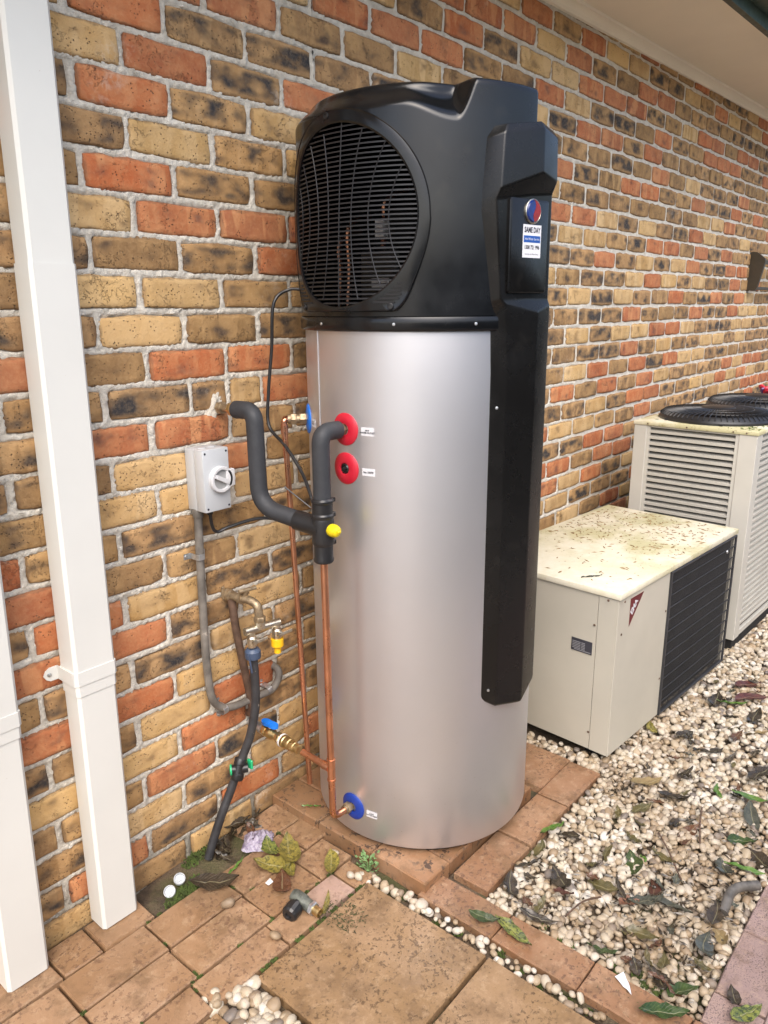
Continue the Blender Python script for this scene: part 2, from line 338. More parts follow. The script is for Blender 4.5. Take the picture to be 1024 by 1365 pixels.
# ------------------------------------------------------------------ mesh helpers
class MB:
    def __init__(s): s.v = []; s.f = []; s.uv = None
    def add(s, vs_, fs):
        o = len(s.v); s.v.extend([tuple(v) for v in vs_]); s.f.extend([tuple(i+o for i in f) for f in fs]); return s
    def box(s, x0, y0, z0, x1, y1, z1, bev=0.0, seg=1, fn=None):
        bm = bmesh.new()
        bmesh.ops.create_cube(bm, size=1)
        for v in bm.verts:
            v.co = Vector(((x0+x1)/2+v.co.x*(x1-x0), (y0+y1)/2+v.co.y*(y1-y0), (z0+z1)/2+v.co.z*(z1-z0)))
        if bev: bmesh.ops.bevel(bm, geom=bm.edges[:], offset=bev, segments=seg, affect='EDGES', profile=0.5)
        s.bm(bm, fn); return s
    def bm(s, bm, fn=None):
        bm.verts.index_update()
        s.add([fn(v.co) if fn else v.co for v in bm.verts], [[v.index for v in f.verts] for f in bm.faces]); bm.free()
    def tube(s, pts, r, seg=12, caps=True):
        pts = [Vector(p) for p in pts]; n = len(pts)
        rs = r if isinstance(r, (list, tuple)) else [r]*n
        tn = []
        for i in range(n):
            a = pts[max(0, i-1)]; b = pts[min(n-1, i+1)]; d = (b-a)
            tn.append(d.normalized() if d.length > 1e-9 else (tn[-1] if tn else Vector((0, 0, 1))))
        ref = Vector((0, 0, 1)) if abs(tn[0].z) < 0.9 else Vector((1, 0, 0))
        u = tn[0].cross(ref).normalized(); vv = []; ff = []
        for i in range(n):
            u = (u - tn[i]*u.dot(tn[i])).normalized(); w = tn[i].cross(u)
            for k in range(seg):
                a = 2*pi*k/seg; vv.append(pts[i] + (u*cos(a)+w*sin(a))*rs[i])
        for i in range(n-1):
            for k in range(seg):
                a = i*seg+k; b = i*seg+(k+1) % seg; ff.append((a, b, b+seg, a+seg))
        if caps: ff.append(tuple(range(seg))[::-1]); ff.append(tuple(range((n-1)*seg, n*seg)))
        return s.add(vv, ff)
    def lathe(s, prof, origin=(0, 0, 0), axis=(0, 0, 1), seg=32, capa=True, capb=True):
        ax = Vector(axis).normalized(); ref = Vector((0, 0, 1)) if abs(ax.z) < 0.9 else Vector((1, 0, 0))
        u = ax.cross(ref).normalized(); w = ax.cross(u); o = Vector(origin); vv = []; ff = []
        for (r, z) in prof:
            for k in range(seg):
                a = 2*pi*k/seg; vv.append(o + ax*z + (u*cos(a)+w*sin(a))*r)
        for i in range(len(prof)-1):
            for k in range(seg):
                a = i*seg+k; b = i*seg+(k+1) % seg; ff.append((a, b, b+seg, a+seg))
        if capa: ff.append(tuple(range(seg))[::-1])
        if capb: ff.append(tuple(range((len(prof)-1)*seg, len(prof)*seg)))
        return s.add(vv, ff)
    def loft(s, rings, closed=True, caps=True):
        n = len(rings[0]); vv = [p for r_ in rings for p in r_]; ff = []
        for i in range(len(rings)-1):
            for k in range(n if closed else n-1):
                a = i*n+k; b = i*n+(k+1) % n; ff.append((a, b, b+n, a+n))
        if caps: ff.append(tuple(range(n))[::-1]); ff.append(tuple(range((len(rings)-1)*n, len(rings)*n)))
        return s.add(vv, ff)
    def grid(s, nx, ny, fn):
        vv = [fn(i/nx, j/ny) for j in range(ny+1) for i in range(nx+1)]
        ff = [(j*(nx+1)+i, j*(nx+1)+i+1, (j+1)*(nx+1)+i+1, (j+1)*(nx+1)+i) for j in range(ny) for i in range(nx)]
        return s.add(vv, ff)

LOC = {}
def finish(me, angle=35, recalc=True):
    if recalc:
        bm = bmesh.new(); bm.from_mesh(me); bmesh.ops.recalc_face_normals(bm, faces=bm.faces); bm.to_mesh(me); bm.free()
    me.polygons.foreach_set('use_smooth', [True]*len(me.polygons))
    try: me.set_sharp_from_angle(angle=R(angle))
    except Exception: pass
def obj(name, mb, mat, parent=None, local=False, angle=35, label=None, recalc=True):
    me = bpy.data.meshes.new(name)
    off = Vector((0, 0, 0))
    if parent is not None and not local: off = LOC.get(parent.name, Vector((0, 0, 0)))
    me.from_pydata([Vector(v)-off for v in mb.v], [], mb.f)
    finish(me, angle, recalc)
    me.materials.append(mat)
    o = bpy.data.objects.new(name, me); COL.objects.link(o)
    if parent is not None: o.parent = parent; LOC[o.name] = off
    if label: o['label'] = label
    return o
def tag(o, label, cat, group=None, kind=None):
    o['label'] = label; o['category'] = cat
    if group: o['group'] = group
    if kind: o['kind'] = kind
    return o
def thing(name, label, cat, loc=(0, 0, 0), rotz=0.0, group=None):
    o = bpy.data.objects.new(name, None); o.empty_display_size = 0.05; COL.objects.link(o)
    o.location = loc; o.rotation_euler = (0, 0, rotz); LOC[o.name] = Vector(loc)
    return tag(o, label, cat, group)
def struct(o): o['kind'] = 'structure'; return o
def fillet(pts, rad, n=6):
    pts = [Vector(p) for p in pts]; out = [pts[0]]
    rad = rad if isinstance(rad, (list, tuple)) else [rad]*len(pts)
    for i in range(1, len(pts)-1):
        a, b, c = pts[i-1], pts[i], pts[i+1]
        d1 = (a-b); d2 = (c-b); k = min(rad[i], d1.length*0.49, d2.length*0.49)
        p1 = b+d1.normalized()*k; p2 = b+d2.normalized()*k
        for j in range(n+1):
            q = j/n; out.append(p1*(1-q)**2 + b*2*q*(1-q) + p2*q*q)
    out.append(pts[-1])
    return [p for i, p in enumerate(out) if i == 0 or (p-out[i-1]).length > 1e-5]
def spline(pts, n=8):
    pts = [Vector(p) for p in pts]; P = [pts[0]*2-pts[1]] + pts + [pts[-1]*2-pts[-2]]; out = []
    for i in range(1, len(P)-2):
        for j in range(n):
            q = j/n; a, b, c, d = P[i-1], P[i], P[i+1], P[i+2]
            out.append(0.5*((2*b)+(c-a)*q+(2*a-5*b+4*c-d)*q*q+(3*b-a-3*c+d)*q**3))
    out.append(pts[-1]); return out
def text(name, s, size, origin, ux, uy, mat, parent, local=False, bold=0.0, sx=1.0):
    """flat printed lettering: converted font curve, placed with axes ux, uy"""
    cu = bpy.data.curves.new(name, 'FONT'); cu.body = s; cu.size = size; cu.align_x = 'CENTER'; cu.align_y = 'CENTER'; cu.resolution_u = 2; cu.offset = bold
    tmp = bpy.data.objects.new(name, cu); COL.objects.link(tmp)
    dg = bpy.context.evaluated_depsgraph_get(); me0 = bpy.data.meshes.new_from_object(tmp.evaluated_get(dg))
    ux = Vector(ux).normalized(); uy = Vector(uy).normalized(); o = Vector(origin)
    mb = MB(); mb.add([o+ux*(v.co.x*sx)+uy*v.co.y for v in me0.vertices], [tuple(p.vertices) for p in me0.polygons])
    bpy.data.objects.remove(tmp); bpy.data.curves.remove(cu); bpy.data.meshes.remove(me0)
    return obj(name, mb, mat, parent, local, recalc=False)

# ------------------------------------------------------------------ ground
mb = MB(); mb.grid(1, 1, lambda a, b: (-60+120*a, -60+120*b, -0.02)); struct(obj('ground', mb, M['lawn']))
mb = MB()
def soilz(a, b):
    x = -1.6+9*a; y = 0.05-1.5*b
    return (x, y, 0.006+0.006*sin(x*23)*cos(y*31)+0.010*max(0, 1-abs(y+0.07)/0.09)*(1 if -0.1 < x < 0.28 else 0))
mb.grid(300, 60, soilz); struct(obj('soil_bed', mb, M['soil']))

pavement = struct(bpy.data.objects.new('pavement', None)); COL.objects.link(pavement); LOC['pavement'] = Vector((0, 0, 0))
path = struct(bpy.data.objects.new('path', None)); COL.objects.link(path); LOC['path'] = Vector((0, 0, 0))
_pc = {}
def paver(x0, y0, x1, y1, ztop, mat, parent, h=0.045, name='paver', tilt=0.0015, jit=0.0015):
    """one paver with worn arrises; meshes shared between alike sizes"""
    w, d = x1-x0, y1-y0; key = (round(w, 2), round(d, 2), h, rng.randrange(2), name)
    if key not in _pc:
        m_ = MB(); kx = max(2, int(w/0.06)); ky = max(2, int(d/0.06)); W, D = w/2, d/2; e = 0.0035
        jx = lambda: rng.uniform(-jit, jit)
        ring = [(-W+w*i/kx, -D) for i in range(kx)] + [(W, -D+d*i/ky) for i in range(ky)] + [(W-w*i/kx, D) for i in range(kx)] + [(-W, D-d*i/ky) for i in range(ky)]
        ring = [(a+jx(), b+jx()) for a, b in ring]
        r1 = [(a, b, -h) for a, b in ring]; r2 = [(a, b, -e*1.3) for a, b in ring]
        r3 = [(a*(1-e/W), b*(1-e/D), jx()*0.5) for a, b in ring]
        r4 = [(a*0.85, b*0.82, jx()*0.5) for a, b in ring]
        m_.loft([r1, r2, r3, r4], caps=True)
        o = obj(name, m_, mat, parent, local=True); key2 = o.data; _pc[key] = key2
    else:
        o = bpy.data.objects.new(name, _pc[key]); COL.objects.link(o); o.parent = parent
    if o.material_slots[0].material != mat:
        o.material_slots[0].link = 'OBJECT'; o.material_slots[0].material = mat
    o.location = ((x0+x1)/2, (y0+y1)/2, ztop+rng.uniform(-0.0012, 0.0012))
    o.rotation_euler = (rng.uniform(-tilt, tilt), rng.uniform(-tilt, tilt), rng.uniform(-0.004, 0.004))
    return o
G = 0.003
GZ = 0.03
def row(xs, y1, y0, mat, parent=pavement, z=GZ):
    for a, b in zip(xs[:-1], xs[1:]): paver(a+G, y0+G, b-G, y1-G, z, mat, parent, tilt=0.004)
row([-1.5, -1.27, -1.04, -0.81, -0.58, -0.35, -0.118, 0.112, 0.345, 0.44], -0.136, -0.252, M['paver'])
row([-1.28, -1.05, -0.82, -0.585, -0.35, -0.122, 0.108, 0.29, 0.415], -0.252, -0.374, M['paver'])
row([-1.3, -1.07, -0.84, -0.61, -0.38, -0.15, 0.080], -0.376, -0.470, M['paver']); row([0.080, 0.19], -0.376, -0.470, M['paver']); row([0.19, 0.325], -0.376, -0.470, M['smooth'])
paver(0.265, -0.133, 0.44, -0.022, GZ-0.001, M['paver'], pavement)
row([-1.42, -1.19, -0.96, -0.73, -0.50, -0.33, -0.225, -0.08], -0.022, -0.134, M['paver'])
paver(0.33, -0.47, 0.395, -0.378, GZ-0.002, M['paver'], pavement)
# large slabs
for i in range(6):
    y1 = -0.480-0.391*i
    paver(-0.036, y1-0.380, 0.362, y1, GZ+0.002, M['slab'], pavement, h=0.05, name='slab')
for i in range(4):
    for j in range(4):
        x1 = -0.155-0.392*i; y1 = -0.482-0.391*j
        paver(x1-0.386, y1-0.38, x1, y1, GZ+0.001, M['slab'], pavement, h=0.05, name='slab')
# border brick course round the gravel
for k in range(9):
    y1 = -0.612-0.232*k + (0 if k else 0)
    paver(0.415, y1-0.229, 0.516, y1, GZ, M['border'], pavement)
for k in range(3):
    x0 = 0.541+0.236*k
    paver(x0, -0.746, x0+0.232, -0.640, GZ, M['border'], pavement)
paver(1.045, -0.634, 1.250, -0.500, GZ, M['border'], pavement); paver(0.90, -0.5, 1.25, -0.36, GZ, M['border'], pavement)
# pink path on the right
for j in range(8):
    y1 = -1.318-0.112*j
    if True: paver(0.522 if j == 0 else 0.30, y1-0.109, 0.612 if j % 2 == 0 else 0.50, y1, GZ, M['pink'], path)
    for k in range(26):
        x0 = 0.624-0.232*2+0.2285*k+(0.114 if j % 2 else 0)
        if j and x0 < 0.4: continue
        if j > 3 and k > 12: continue
        if x0 < 0.5: continue
        paver(x0+G, y1-0.109, x0+0.226, y1, GZ, M['pink'], path)
# plinth tiles that the heater stands on
plinth = thing('brick_plinth', 'low step of terracotta bricks carrying the tall silver heater', 'plinth', (0.72, -0.32, 0.0))
def pl(x0, y0, x1, y1, z=0.058):
    o = paver(x0, y0, x1, y1, z, M['plinth'], plinth, h=0.05, name='brick', tilt=0.003)
    o.location = Vector(o.location)-Vector((0.72, -0.32, 0))
for j in range(3):
    for k in range(5):
        ys = [-0.012, -0.22, -0.43, -0.628]
        xs = [0.428+0.113*q for q in range(6)]
        pl(xs[k]+0.002, ys[j+1]+0.002, xs[k+1]-0.002, ys[j]-0.002)

# ------------------------------------------------------------------ brick wall
wall = thing('brick_wall', 'long house wall of mixed red, tan and scorched bricks with pale mortar', 'wall', (2.0, 0, 0))
BL, BH, MOD, CRS = 0.2250, 0.0728, 0.24, 0.086
def brick_shape(seed, hw, hh=BH/2):
    q = random.Random(seed); n = 6; m = 3
    ring = [(-hw+2*hw*i/n, -hh) for i in range(n)] + [(hw, -hh+2*hh*i/m) for i in range(m)] + [(hw-2*hw*i/n, hh) for i in range(n)] + [(-hw, hh-2*hh*i/m) for i in range(m)]
    j = lambda s: q.uniform(-s, s)
    out = []
    for (a, b) in ring:
        corner = abs(abs(a)-hw) < 1e-6 and abs(abs(b)-hh) < 1e-6
        k = 0.95 if corner else 1.0
        out.append((a*(1-(0.024 if corner else 0))+j(0.0026), b*(1-(0.10 if corner else 0))+j(0.0030)))
    cx, cz = j(0.0008), j(0.0008)
    r1 = [(a, 0.035, b) for a, b in out]; r2 = [(a, 0.002+j(0.0008), b) for a, b in out]
    r3 = [(a*(1-0.0035/hw), -0.0015+j(0.0006), b*(1-0.0042/hh)) for a, b in out]
    r4 = [(a*0.78, -0.0022+j(0.0007), b*0.62) for a, b in out]
    N = len(ring); vv = r1+r2+r3+r4; ff = []
    for i in range(3):
        for k in range(N):
            a_ = i*N+k; b_ = i*N+(k+1) % N; ff.append((a_, b_, b_+N, a_+N))
    ff.append(tuple(range(3*N, 4*N)))
    return vv, ff
def brick_mesh(seed, hw, tag_):
    vv, ff = brick_shape(seed, hw)
    me = bpy.data.meshes.new('brick_'+tag_); me.from_pydata(vv, [], ff); finish(me, 50)
    uvl = me.uv_layers.new(name='uv')
    for l in me.loops:
        c = me.vertices[l.vertex_index].co; uvl.data[l.index].uv = ((c.x/hw+1)/2*min(1.0, hw/(BL/2)*1.0), (c.z/(BH/2)+1)/2)
    a = me.attributes.new('rnd', 'FLOAT', 'FACE'); v = random.Random(seed+99).random()
    a.data.foreach_set('value', [v]*len(me.polygons))
    me.materials.append(M['B']); return me
STR = [brick_mesh(i, BL/2, 'stretcher') for i in range(14)]
HALF = [brick_mesh(50+i, 0.107/2, 'half') for i in range(4)]
# kinds of the bricks seen between the downpipe and the heater, read off the photograph: row (from ground) -> {start in brick modules: kind}
SEEN = {25: 'YRXX', 24: 'YRXR', 23: 'DRXY', 22: 'DYDY', 21: 'BRDD', 20: 'YRRR', 19: 'DBDR', 18: 'YYBB', 17: 'DYBD', 16: 'BRRB', 15: 'DXDR', 14: 'RRBD',
        13: 'BYRB', 12: 'YYYB', 11: 'BDBD', 10: 'BBYD', 9: 'RYDD', 8: 'RDYB', 7: 'DXYD', 6: 'RYDB', 5: 'BYRD', 4: 'YRDB', 3: 'BRXY', 2: 'YDYR', 1: 'RDRB', 0: 'BYBB'}
bricks = []
for n in range(32):
    z = CRS*n+CRS/2
    off = 0.0 if n % 2 else 0.5
    k = -8
    while (k+off)*MOD < 8.6:
        x0 = (k+off)*MOD
        kind = None
        if n in SEEN:
            i = k+1
            if 0 <= i < 4: kind = SEEN[n][i]
        if kind is None:
            w = rng.random()
            kind = 'R' if w < 0.22 else 'Y' if w < 0.42 else 'B' if w < 0.62 else 'D' if w < 0.84 else 'X'
        if n == 15 and k == 1:
            bricks.append((x0+MOD*0.25, z, 1, 'D')); bricks.append((x0+MOD*0.75, z, 1, 'Y'))
        else: bricks.append((x0+MOD/2, z, 0, kind))
        k += 1
def view_size(x, z):
    d = Vector((x, 0, z))-CAM; dep = d.dot(fw)
    if dep < 0.1: return -1
    px = d.dot(rt)/dep*1014.65; py = -d.dot(up)/dep*1014.65
    if abs(px) > 560 or abs(py) > 725: return 0
    X, Y = px+512, py+682
    hid = (425 < X < 690 and 120 < Y < 1130) or (730 < X < 960 and 720 < Y < 990) or (865 < X and 570 < Y)
    return (0.0 if hid else 1.0)/(dep*dep)
order = sorted(range(len(bricks)), key=lambda i: -view_size(bricks[i][0], bricks[i][1]))
near = set(order[:300])
far_v, far_f, far_uv, far_r, far_m = [], [], [], [], []
KI = {'R': 0, 'Y': 1, 'B': 2, 'D': 3, 'X': 4}
for i, (x, z, half, kind) in enumerate(bricks):
    dx, dy, dz = rng.uniform(-0.0045, 0.0045), rng.uniform(-0.0030, 0.0012), rng.uniform(-0.0026, 0.0026)
    rot = rng.uniform(-0.006, 0.006)
    if i in near:
        o = bpy.data.objects.new('brick', HALF[rng.randrange(4)] if half else STR[rng.randrange(14)])
        COL.objects.link(o); o.parent = wall
        o.location = (x+dx-2.0, dy, z+dz); o.rotation_euler = (rng.uniform(-0.02, 0.02), rot, rng.uniform(-0.008, 0.008))
        o.material_slots[0].link = 'OBJECT'; o.material_slots[0].material = M[kind]
    else:
        hw = 0.107/2 if half else BL/2
        vv, ff = brick_shape(rng.randrange(10**6), hw); b0 = len(far_v)
        far_v += [(x+dx-2.0+a, dy+b, z+dz+c+a*rot) for a, b, c in vv]; far_f += [tuple(q+b0 for q in f) for f in ff]
        rv_ = rng.random()
        for f in ff:
            far_r.append(rv_); far_m.append(KI[kind])
            for q in f: far_uv.append(((vv[q][0]/hw+1)/2, (vv[q][2]/(BH/2)+1)/2))
me = bpy.data.meshes.new('far_bricks'); me.from_pydata(far_v, [], far_f)
me.polygons.foreach_set('use_smooth', [True]*len(me.polygons)); me.set_sharp_from_angle(angle=R(50))
u = me.uv_layers.new(name='uv'); u.data.foreach_set('uv', [c for p in far_uv for c in p])
a = me.attributes.new('rnd', 'FLOAT', 'FACE'); a.data.foreach_set('value', far_r)
for k in 'RYBDX': me.materials.append(M[k])
me.polygons.foreach_set('material_index', far_m)
o = bpy.data.objects.new('brickwork', me); COL.objects.link(o); o.parent = wall; o['kind'] = 'stuff'
# mortar: a lumpy sheet behind the brick faces, fine near the heater
def lump(x, z):
    return 0.0022*sin(x*151+3*sin(z*83))*sin(z*173+2*sin(x*67)) + 0.0018*sin(x*311+z*97)*sin(z*287-x*41)
def joint_dist(x, z):
    n = min(31, max(0, int(z/CRS))); dz = min(z-n*CRS, (n+1)*CRS-z)
    off = 0.0 if n % 2 else 0.5; f = x/MOD-off; dx = abs(f-round(f))*MOD
    if n == 15 and 0.24 < x < 0.48: dx = min(dx, abs(x-0.36))
    return min(dz, dx)
def mortar_y(x, z, j):
    d = joint_dist(x, z); k = max(0, min(1, (d-0.0065)/0.006)); k = k*k*(3-2*k)
    return (0.0002+lump(x, z)*0.8+j)*(1-k)+0.010*k
def mortar(x0, x1, z0, z1, st):
    nx = int((x1-x0)/st); nz = int((z1-z0)/st); m_ = MB()
    q = np.random.RandomState(int(x0*10)+50)
    jt = q.normal(0, 0.0015, (nx+2, nz+2))
    m_.grid(nx, nz, lambda a_, b_: (x0+(x1-x0)*a_, mortar_y(x0+(x1-x0)*a_, z0+(z1-z0)*b_, jt[int(a_*nx+.5), int(b_*nz+.5)]) if st < 0.015 else 0.003, z0+(z1-z0)*b_))
    return m_
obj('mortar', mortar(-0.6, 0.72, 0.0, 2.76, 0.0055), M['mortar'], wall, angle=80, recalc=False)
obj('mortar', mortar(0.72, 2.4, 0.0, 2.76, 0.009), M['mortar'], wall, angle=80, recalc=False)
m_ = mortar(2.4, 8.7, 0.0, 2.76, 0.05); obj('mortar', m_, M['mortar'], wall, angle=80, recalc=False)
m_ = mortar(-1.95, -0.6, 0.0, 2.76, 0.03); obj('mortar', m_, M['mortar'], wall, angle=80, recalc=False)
m_ = MB(); m_.box(-1.95, 0.036, -0.02, 8.7, 0.25, 2.8); obj('wall_core', m_, M['mortar'], wall)
# lump of cement round the pipe stub
q = np.random.RandomState(4); hm = q.rand(31, 31)
for _ in range(2): hm = (hm+np.roll(hm, 1, 0)+np.roll(hm, -1, 0)+np.roll(hm, 1, 1)+np.roll(hm, -1, 1))/5
def lumpf(a_, b_):
    u_, v_ = 2*a_-1, 2*b_-1; k_ = max(0, 1-(u_*u_+v_*v_)**0.8)
    return (0.312+0.034*u_+0.010*v_, 0.004-0.014*k_*(0.4+1.1*hm[int(a_*30+.5), int(b_*30+.5)]), 1.303+0.055*v_+0.008*u_)
m_ = MB(); m_.grid(30, 30, lumpf)
obj('mortar_lump', m_, M['mortar'], wall, angle=60, recalc=False)

# ------------------------------------------------------------------ eaves and gutter
ZS0, ZS1 = 2.712, 2.80
def zs(x): return ZS0+(x-2.167)*0.0215
eaves = thing('eaves', 'cream boxed eaves lining with a cove trim along the wall top', 'eaves', (2.0, -0.25, 2.7))
m_ = MB(); m_.loft([[(x, 0.03, zs(x)), (x, -0.478, zs(x)), (x, -0.478, zs(x)+0.012), (x, 0.03, zs(x)+0.012)] for x in (-2.0, 8.7)]); obj('soffit_panel', m_, M['soffit'], eaves)
m_ = MB(); m_.loft([[(x, 0.0, zs(x)-0.042), (x, -0.012, zs(x)-0.040), (x, -0.014, zs(x)-0.026), (x, -0.03, zs(x)-0.014), (x, -0.046, zs(x)-0.012), (x, -0.048, zs(x)-0.001), (x, 0.0, zs(x)-0.001)] for x in (-2.0, 8.7)]); obj('cove_trim', m_, M['soffit'], eaves)
m_ = MB(); m_.loft([[(x, -0.479, zs(x)-0.02), (x, -0.505, zs(x)-0.02), (x, -0.505, zs(x)+0.2), (x, -0.479, zs(x)+0.2)] for x in (-2.0, 8.7)]); obj('fascia_board', m_, M['gutter'], eaves)
m_ = MB(); m_.loft([[(x, 0.3, zs(x)+0.45), (x, -0.52, zs(x)+0.2), (x, -0.52, zs(x)+0.215), (x, 0.3, zs(x)+0.465)] for x in (-2.0, 8.7)]); obj('roof_sheet', m_, M['gutter'], eaves)
gut = thing('gutter', 'dark green roof gutter along the outer edge of the eaves', 'gutter', (2.0, -0.56, 2.75))
m_ = MB(); m_.loft([[(x, -0.507, zs(x)+0.15), (x, -0.507, zs(x)+0.03), (x, -0.60, zs(x)+0.03), (x, -0.625, zs(x)+0.10), (x, -0.625, zs(x)+0.16), (x, -0.635, zs(x)+0.165), (x, -0.62, zs(x)+0.175), (x, -0.605, zs(x)+0.16), (x, -0.59, zs(x)+0.045), (x, -0.515, zs(x)+0.045), (x, -0.515, zs(x)+0.15)] for x in (-2.0, 8.7)]); obj('gutter_channel', m_, M['gutter'], gut)

# ------------------------------------------------------------------ unseen fence behind the camera, added to darken reflections and low light
fence = thing('added_unseen_fence', 'dark green sheet metal side fence facing the brick wall across the yard', 'fence', (2.0, -3.5, 0))
for i in range(7):
    x0 = -4.6+2.4*i
    m_ = MB(); prof_ = []
    for k in range(12):
        xx = x0+0.03+k*0.195
        prof_ += [(xx, -3.500), (xx+0.075, -3.500), (xx+0.0975, -3.530), (xx+0.1725, -3.530)]
    m_.loft([[(a_, b_, 0.06) for a_, b_ in prof_]+[(a_, b_-0.002, 0.06) for a_, b_ in prof_[::-1]], [(a_, b_, 1.92) for a_, b_ in prof_]+[(a_, b_-0.002, 1.92) for a_, b_ in prof_[::-1]]]); obj('fence_panel', m_, M['fence'], fence)
    for z in (0.05, 1.92):
        m_ = MB(); m_.box(x0+0.03, -3.545, z-0.02, x0+2.37, -3.49, z+0.03, 0.003); obj('rail', m_, M['fence'], fence)
    m_ = MB(); m_.box(x0-0.03, -3.545, -0.02, x0+0.03, -3.485, 1.96, 0.004); obj('post', m_, M['fence'], fence)
# ------------------------------------------------------------------ downpipes
def downpipe(label, xb, xt, ztop, loc, yb=-0.082, strap_z=0.70):
    t = thing('downpipe', label, 'downpipe', loc, 0, 'cream downpipes on the brick wall')
    w = 0.098
    def ring(z, g=0.0):
        f = z/2.1; x0 = xb+(xt-xb)*f
        x1 = x0+w+g; x0 -= g; y0 = yb-g; y1 = -0.012+g; c = 0.007
        return [(x0+c, y0, z), (x1-c, y0, z), (x1, y0+c, z), (x1, y1-c, z), (x1-c, y1, z), (x0+c, y1, z), (x0, y1-c, z), (x0, y0+c, z)]
    m1 = MB(); m1.loft([ring(z) for z in (0.034, 0.2, strap_z)]); obj('lower_pipe', m1, M['cream'], t)
    m1 = MB(); m1.loft([ring(z, 0.0022) for z in (strap_z-0.016, 1.2, 1.646)]); m1.loft([ring(z, 0.0002) for z in (1.646, ztop)]); obj('upper_pipe', m1, M['cream'], t)
    m1 = MB(); m1.loft([ring(strap_z+0.012, 0.0042), ring(strap_z+0.046, 0.0042)])
    st = obj('strap', m1, M['cream'], t)
    f = strap_z/2.1; xl = xb+(xt-xb)*f
    m1 = MB()
    for sx, xx in ((-1, xl), (1, xl+w)):
        if sx > 0: continue
        pts = [(xx-0.004, strap_z+0.046), (xx-0.024, strap_z+0.046), (xx-0.034, strap_z+0.040), (xx-0.040, strap_z+0.029), (xx-0.034, strap_z+0.018), (xx-0.024, strap_z+0.012), (xx-0.004, strap_z+0.012)]
        m1.loft([[(a_, -0.004, b_) for a_, b_ in pts], [(a_, -0.0065, b_) for a_, b_ in pts]])
        m1.box(xx-0.0062, -0.08, strap_z+0.012, xx-0.004, -0.004, strap_z+0.046)
        obj('strap_ear', m1, M['cream'], t)
        m1 = MB(); m1.lathe([(0.0055, 0), (0.005, 0.002), (0.002, 0.0035)], (xx-0.026, -0.0065, strap_z+0.029), (0, -1, 0), 12); obj('rivet', m1, M['galv'], t)
    return t
downpipe('cream square downpipe on the wall nearest the grey switch box', -0.197, -0.173, 2.72, (-0.15, -0.05, 0.03))
downpipe('cream square downpipe at the far left edge, farther from the heater', -0.437, -0.395, 2.72, (-0.39, -0.05, 0.03), strap_z=0.665)
# ------------------------------------------------------------------ water heater
HX, HY = 0.768, -0.353
heater = thing('water_heater', 'tall silver heat pump water heater with black finned top and side cover', 'water heater', (HX, HY, 0.066))
def on(rr, deg, z): return Vector((HX+rr*cos(R(deg)), HY+rr*sin(R(deg)), z))
TR = 0.325
m_ = MB(); m_.lathe([(0.30, 0.074), (0.316, 0.075), (0.3225, 0.079), (TR, 0.086), (TR, 0.3), (TR, 0.8), (TR, 1.3), (TR, 1.5), (0.30, 1.505)], (HX, HY, 0), (0, 0, 1), 128); obj('tank', m_, M['silver'], heater)
m_ = MB(); m_.lathe([(0.285, 0.057), (0.30, 0.057), (0.305, 0.078)], (HX, HY, 0), (0, 0, 1), 64); obj('dark_gap_ring', m_, M['matte_black'], heater)  # matte black ring painted in for the dark gap under the tank
m_ = MB(); m_.box(-0.006, -0.0012, 0, 0.006, 0.0012, 1.41, 0.0006, fn=lambda v: on(TR+0.0006+v.y, 160+math.degrees(v.x/TR), v.z+0.088)); obj('seam', m_, M['silver'], heater)
m_ = MB(); m_.lathe([(0.326, 1.497), (0.3345, 1.499), (0.337, 1.503), (0.337, 1.526), (0.335, 1.531), (0.330, 1.533), (0.330, 1.537)], (HX, HY, 0), (0, 0, 1), 128); obj('band', m_, M['black'], heater)
for dg_ in (168, 205, 238):
    m_ = MB(); m_.lathe([(0.004, 0), (0.0035, 0.0015), (0.001, 0.002)], on(0.337, dg_, 1.515), on(1, dg_, 0)-on(0, dg_, 0), 10); obj('screw', m_, M['galv'], heater)
SR = 0.334
def sstep(x): x = max(0, min(1, x)); return x*x*(3-2*x)
def lip(th):
    """height where the shroud's side turns in towards the top ring: low on the grille side, a dip, then full height"""
    th = th % 360
    if th < 60 or th > 241: return 2.06
    if th < 85: return 2.06-0.08*sstep((th-60)/25)
    if th < 208: return 1.982-0.006*sstep((th-150)/50)
    if th < 229: return 1.976-0.034*sstep((th-208)/21)
    return 1.942+0.118*sstep((th-229)/12)
NT, NZ = 540, 170
zz = [1.533+(2.034-1.533)*(j/NZ) for j in range(NZ+1)]
vv = []; ff = []
def shroud_r(th, z):
    r_ = SR
    l_ = lip(th)
    w_ = math.exp(-(((th % 360)-233)/14)**2)
    r_ -= (0.036+0.026*w_)*sstep((z-l_)/(0.046+0.036*w_))
    d_ = (th % 360)-310
    if abs(d_) < 60: r_ = min(r_, SR*cos(R(43))/cos(R(d_))+0.006*math.exp(-((abs(d_)-43)/6)**2)-0.006)
    top = 2.034
    d = z-(top-0.016)
    if d > 0: r_ -= 0.016*(1-math.sqrt(max(0, 1-(d/0.016)**2)))
    return r_
for z in zz:
    for k in range(NT):
        th = 360*k/NT; vv.append(on(shroud_r(th, z), th, z))
GC, GZC, GH = 180.0, 1.755, 0.200
for j in range(NZ):
    for k in range(NT):
        th = 360*(k+0.5)/NT; zc = (zz[j]+zz[j+1])/2
        ar = R(th-GC)*SR
        if math.hypot(ar, zc-GZC) < GH+0.011: continue
        a_ = j*NT+k; b_ = j*NT+(k+1) % NT; ff.append((a_, b_, b_+NT, a_+NT))
m_ = MB(); m_.add(vv, ff)
t0 = NZ*NT
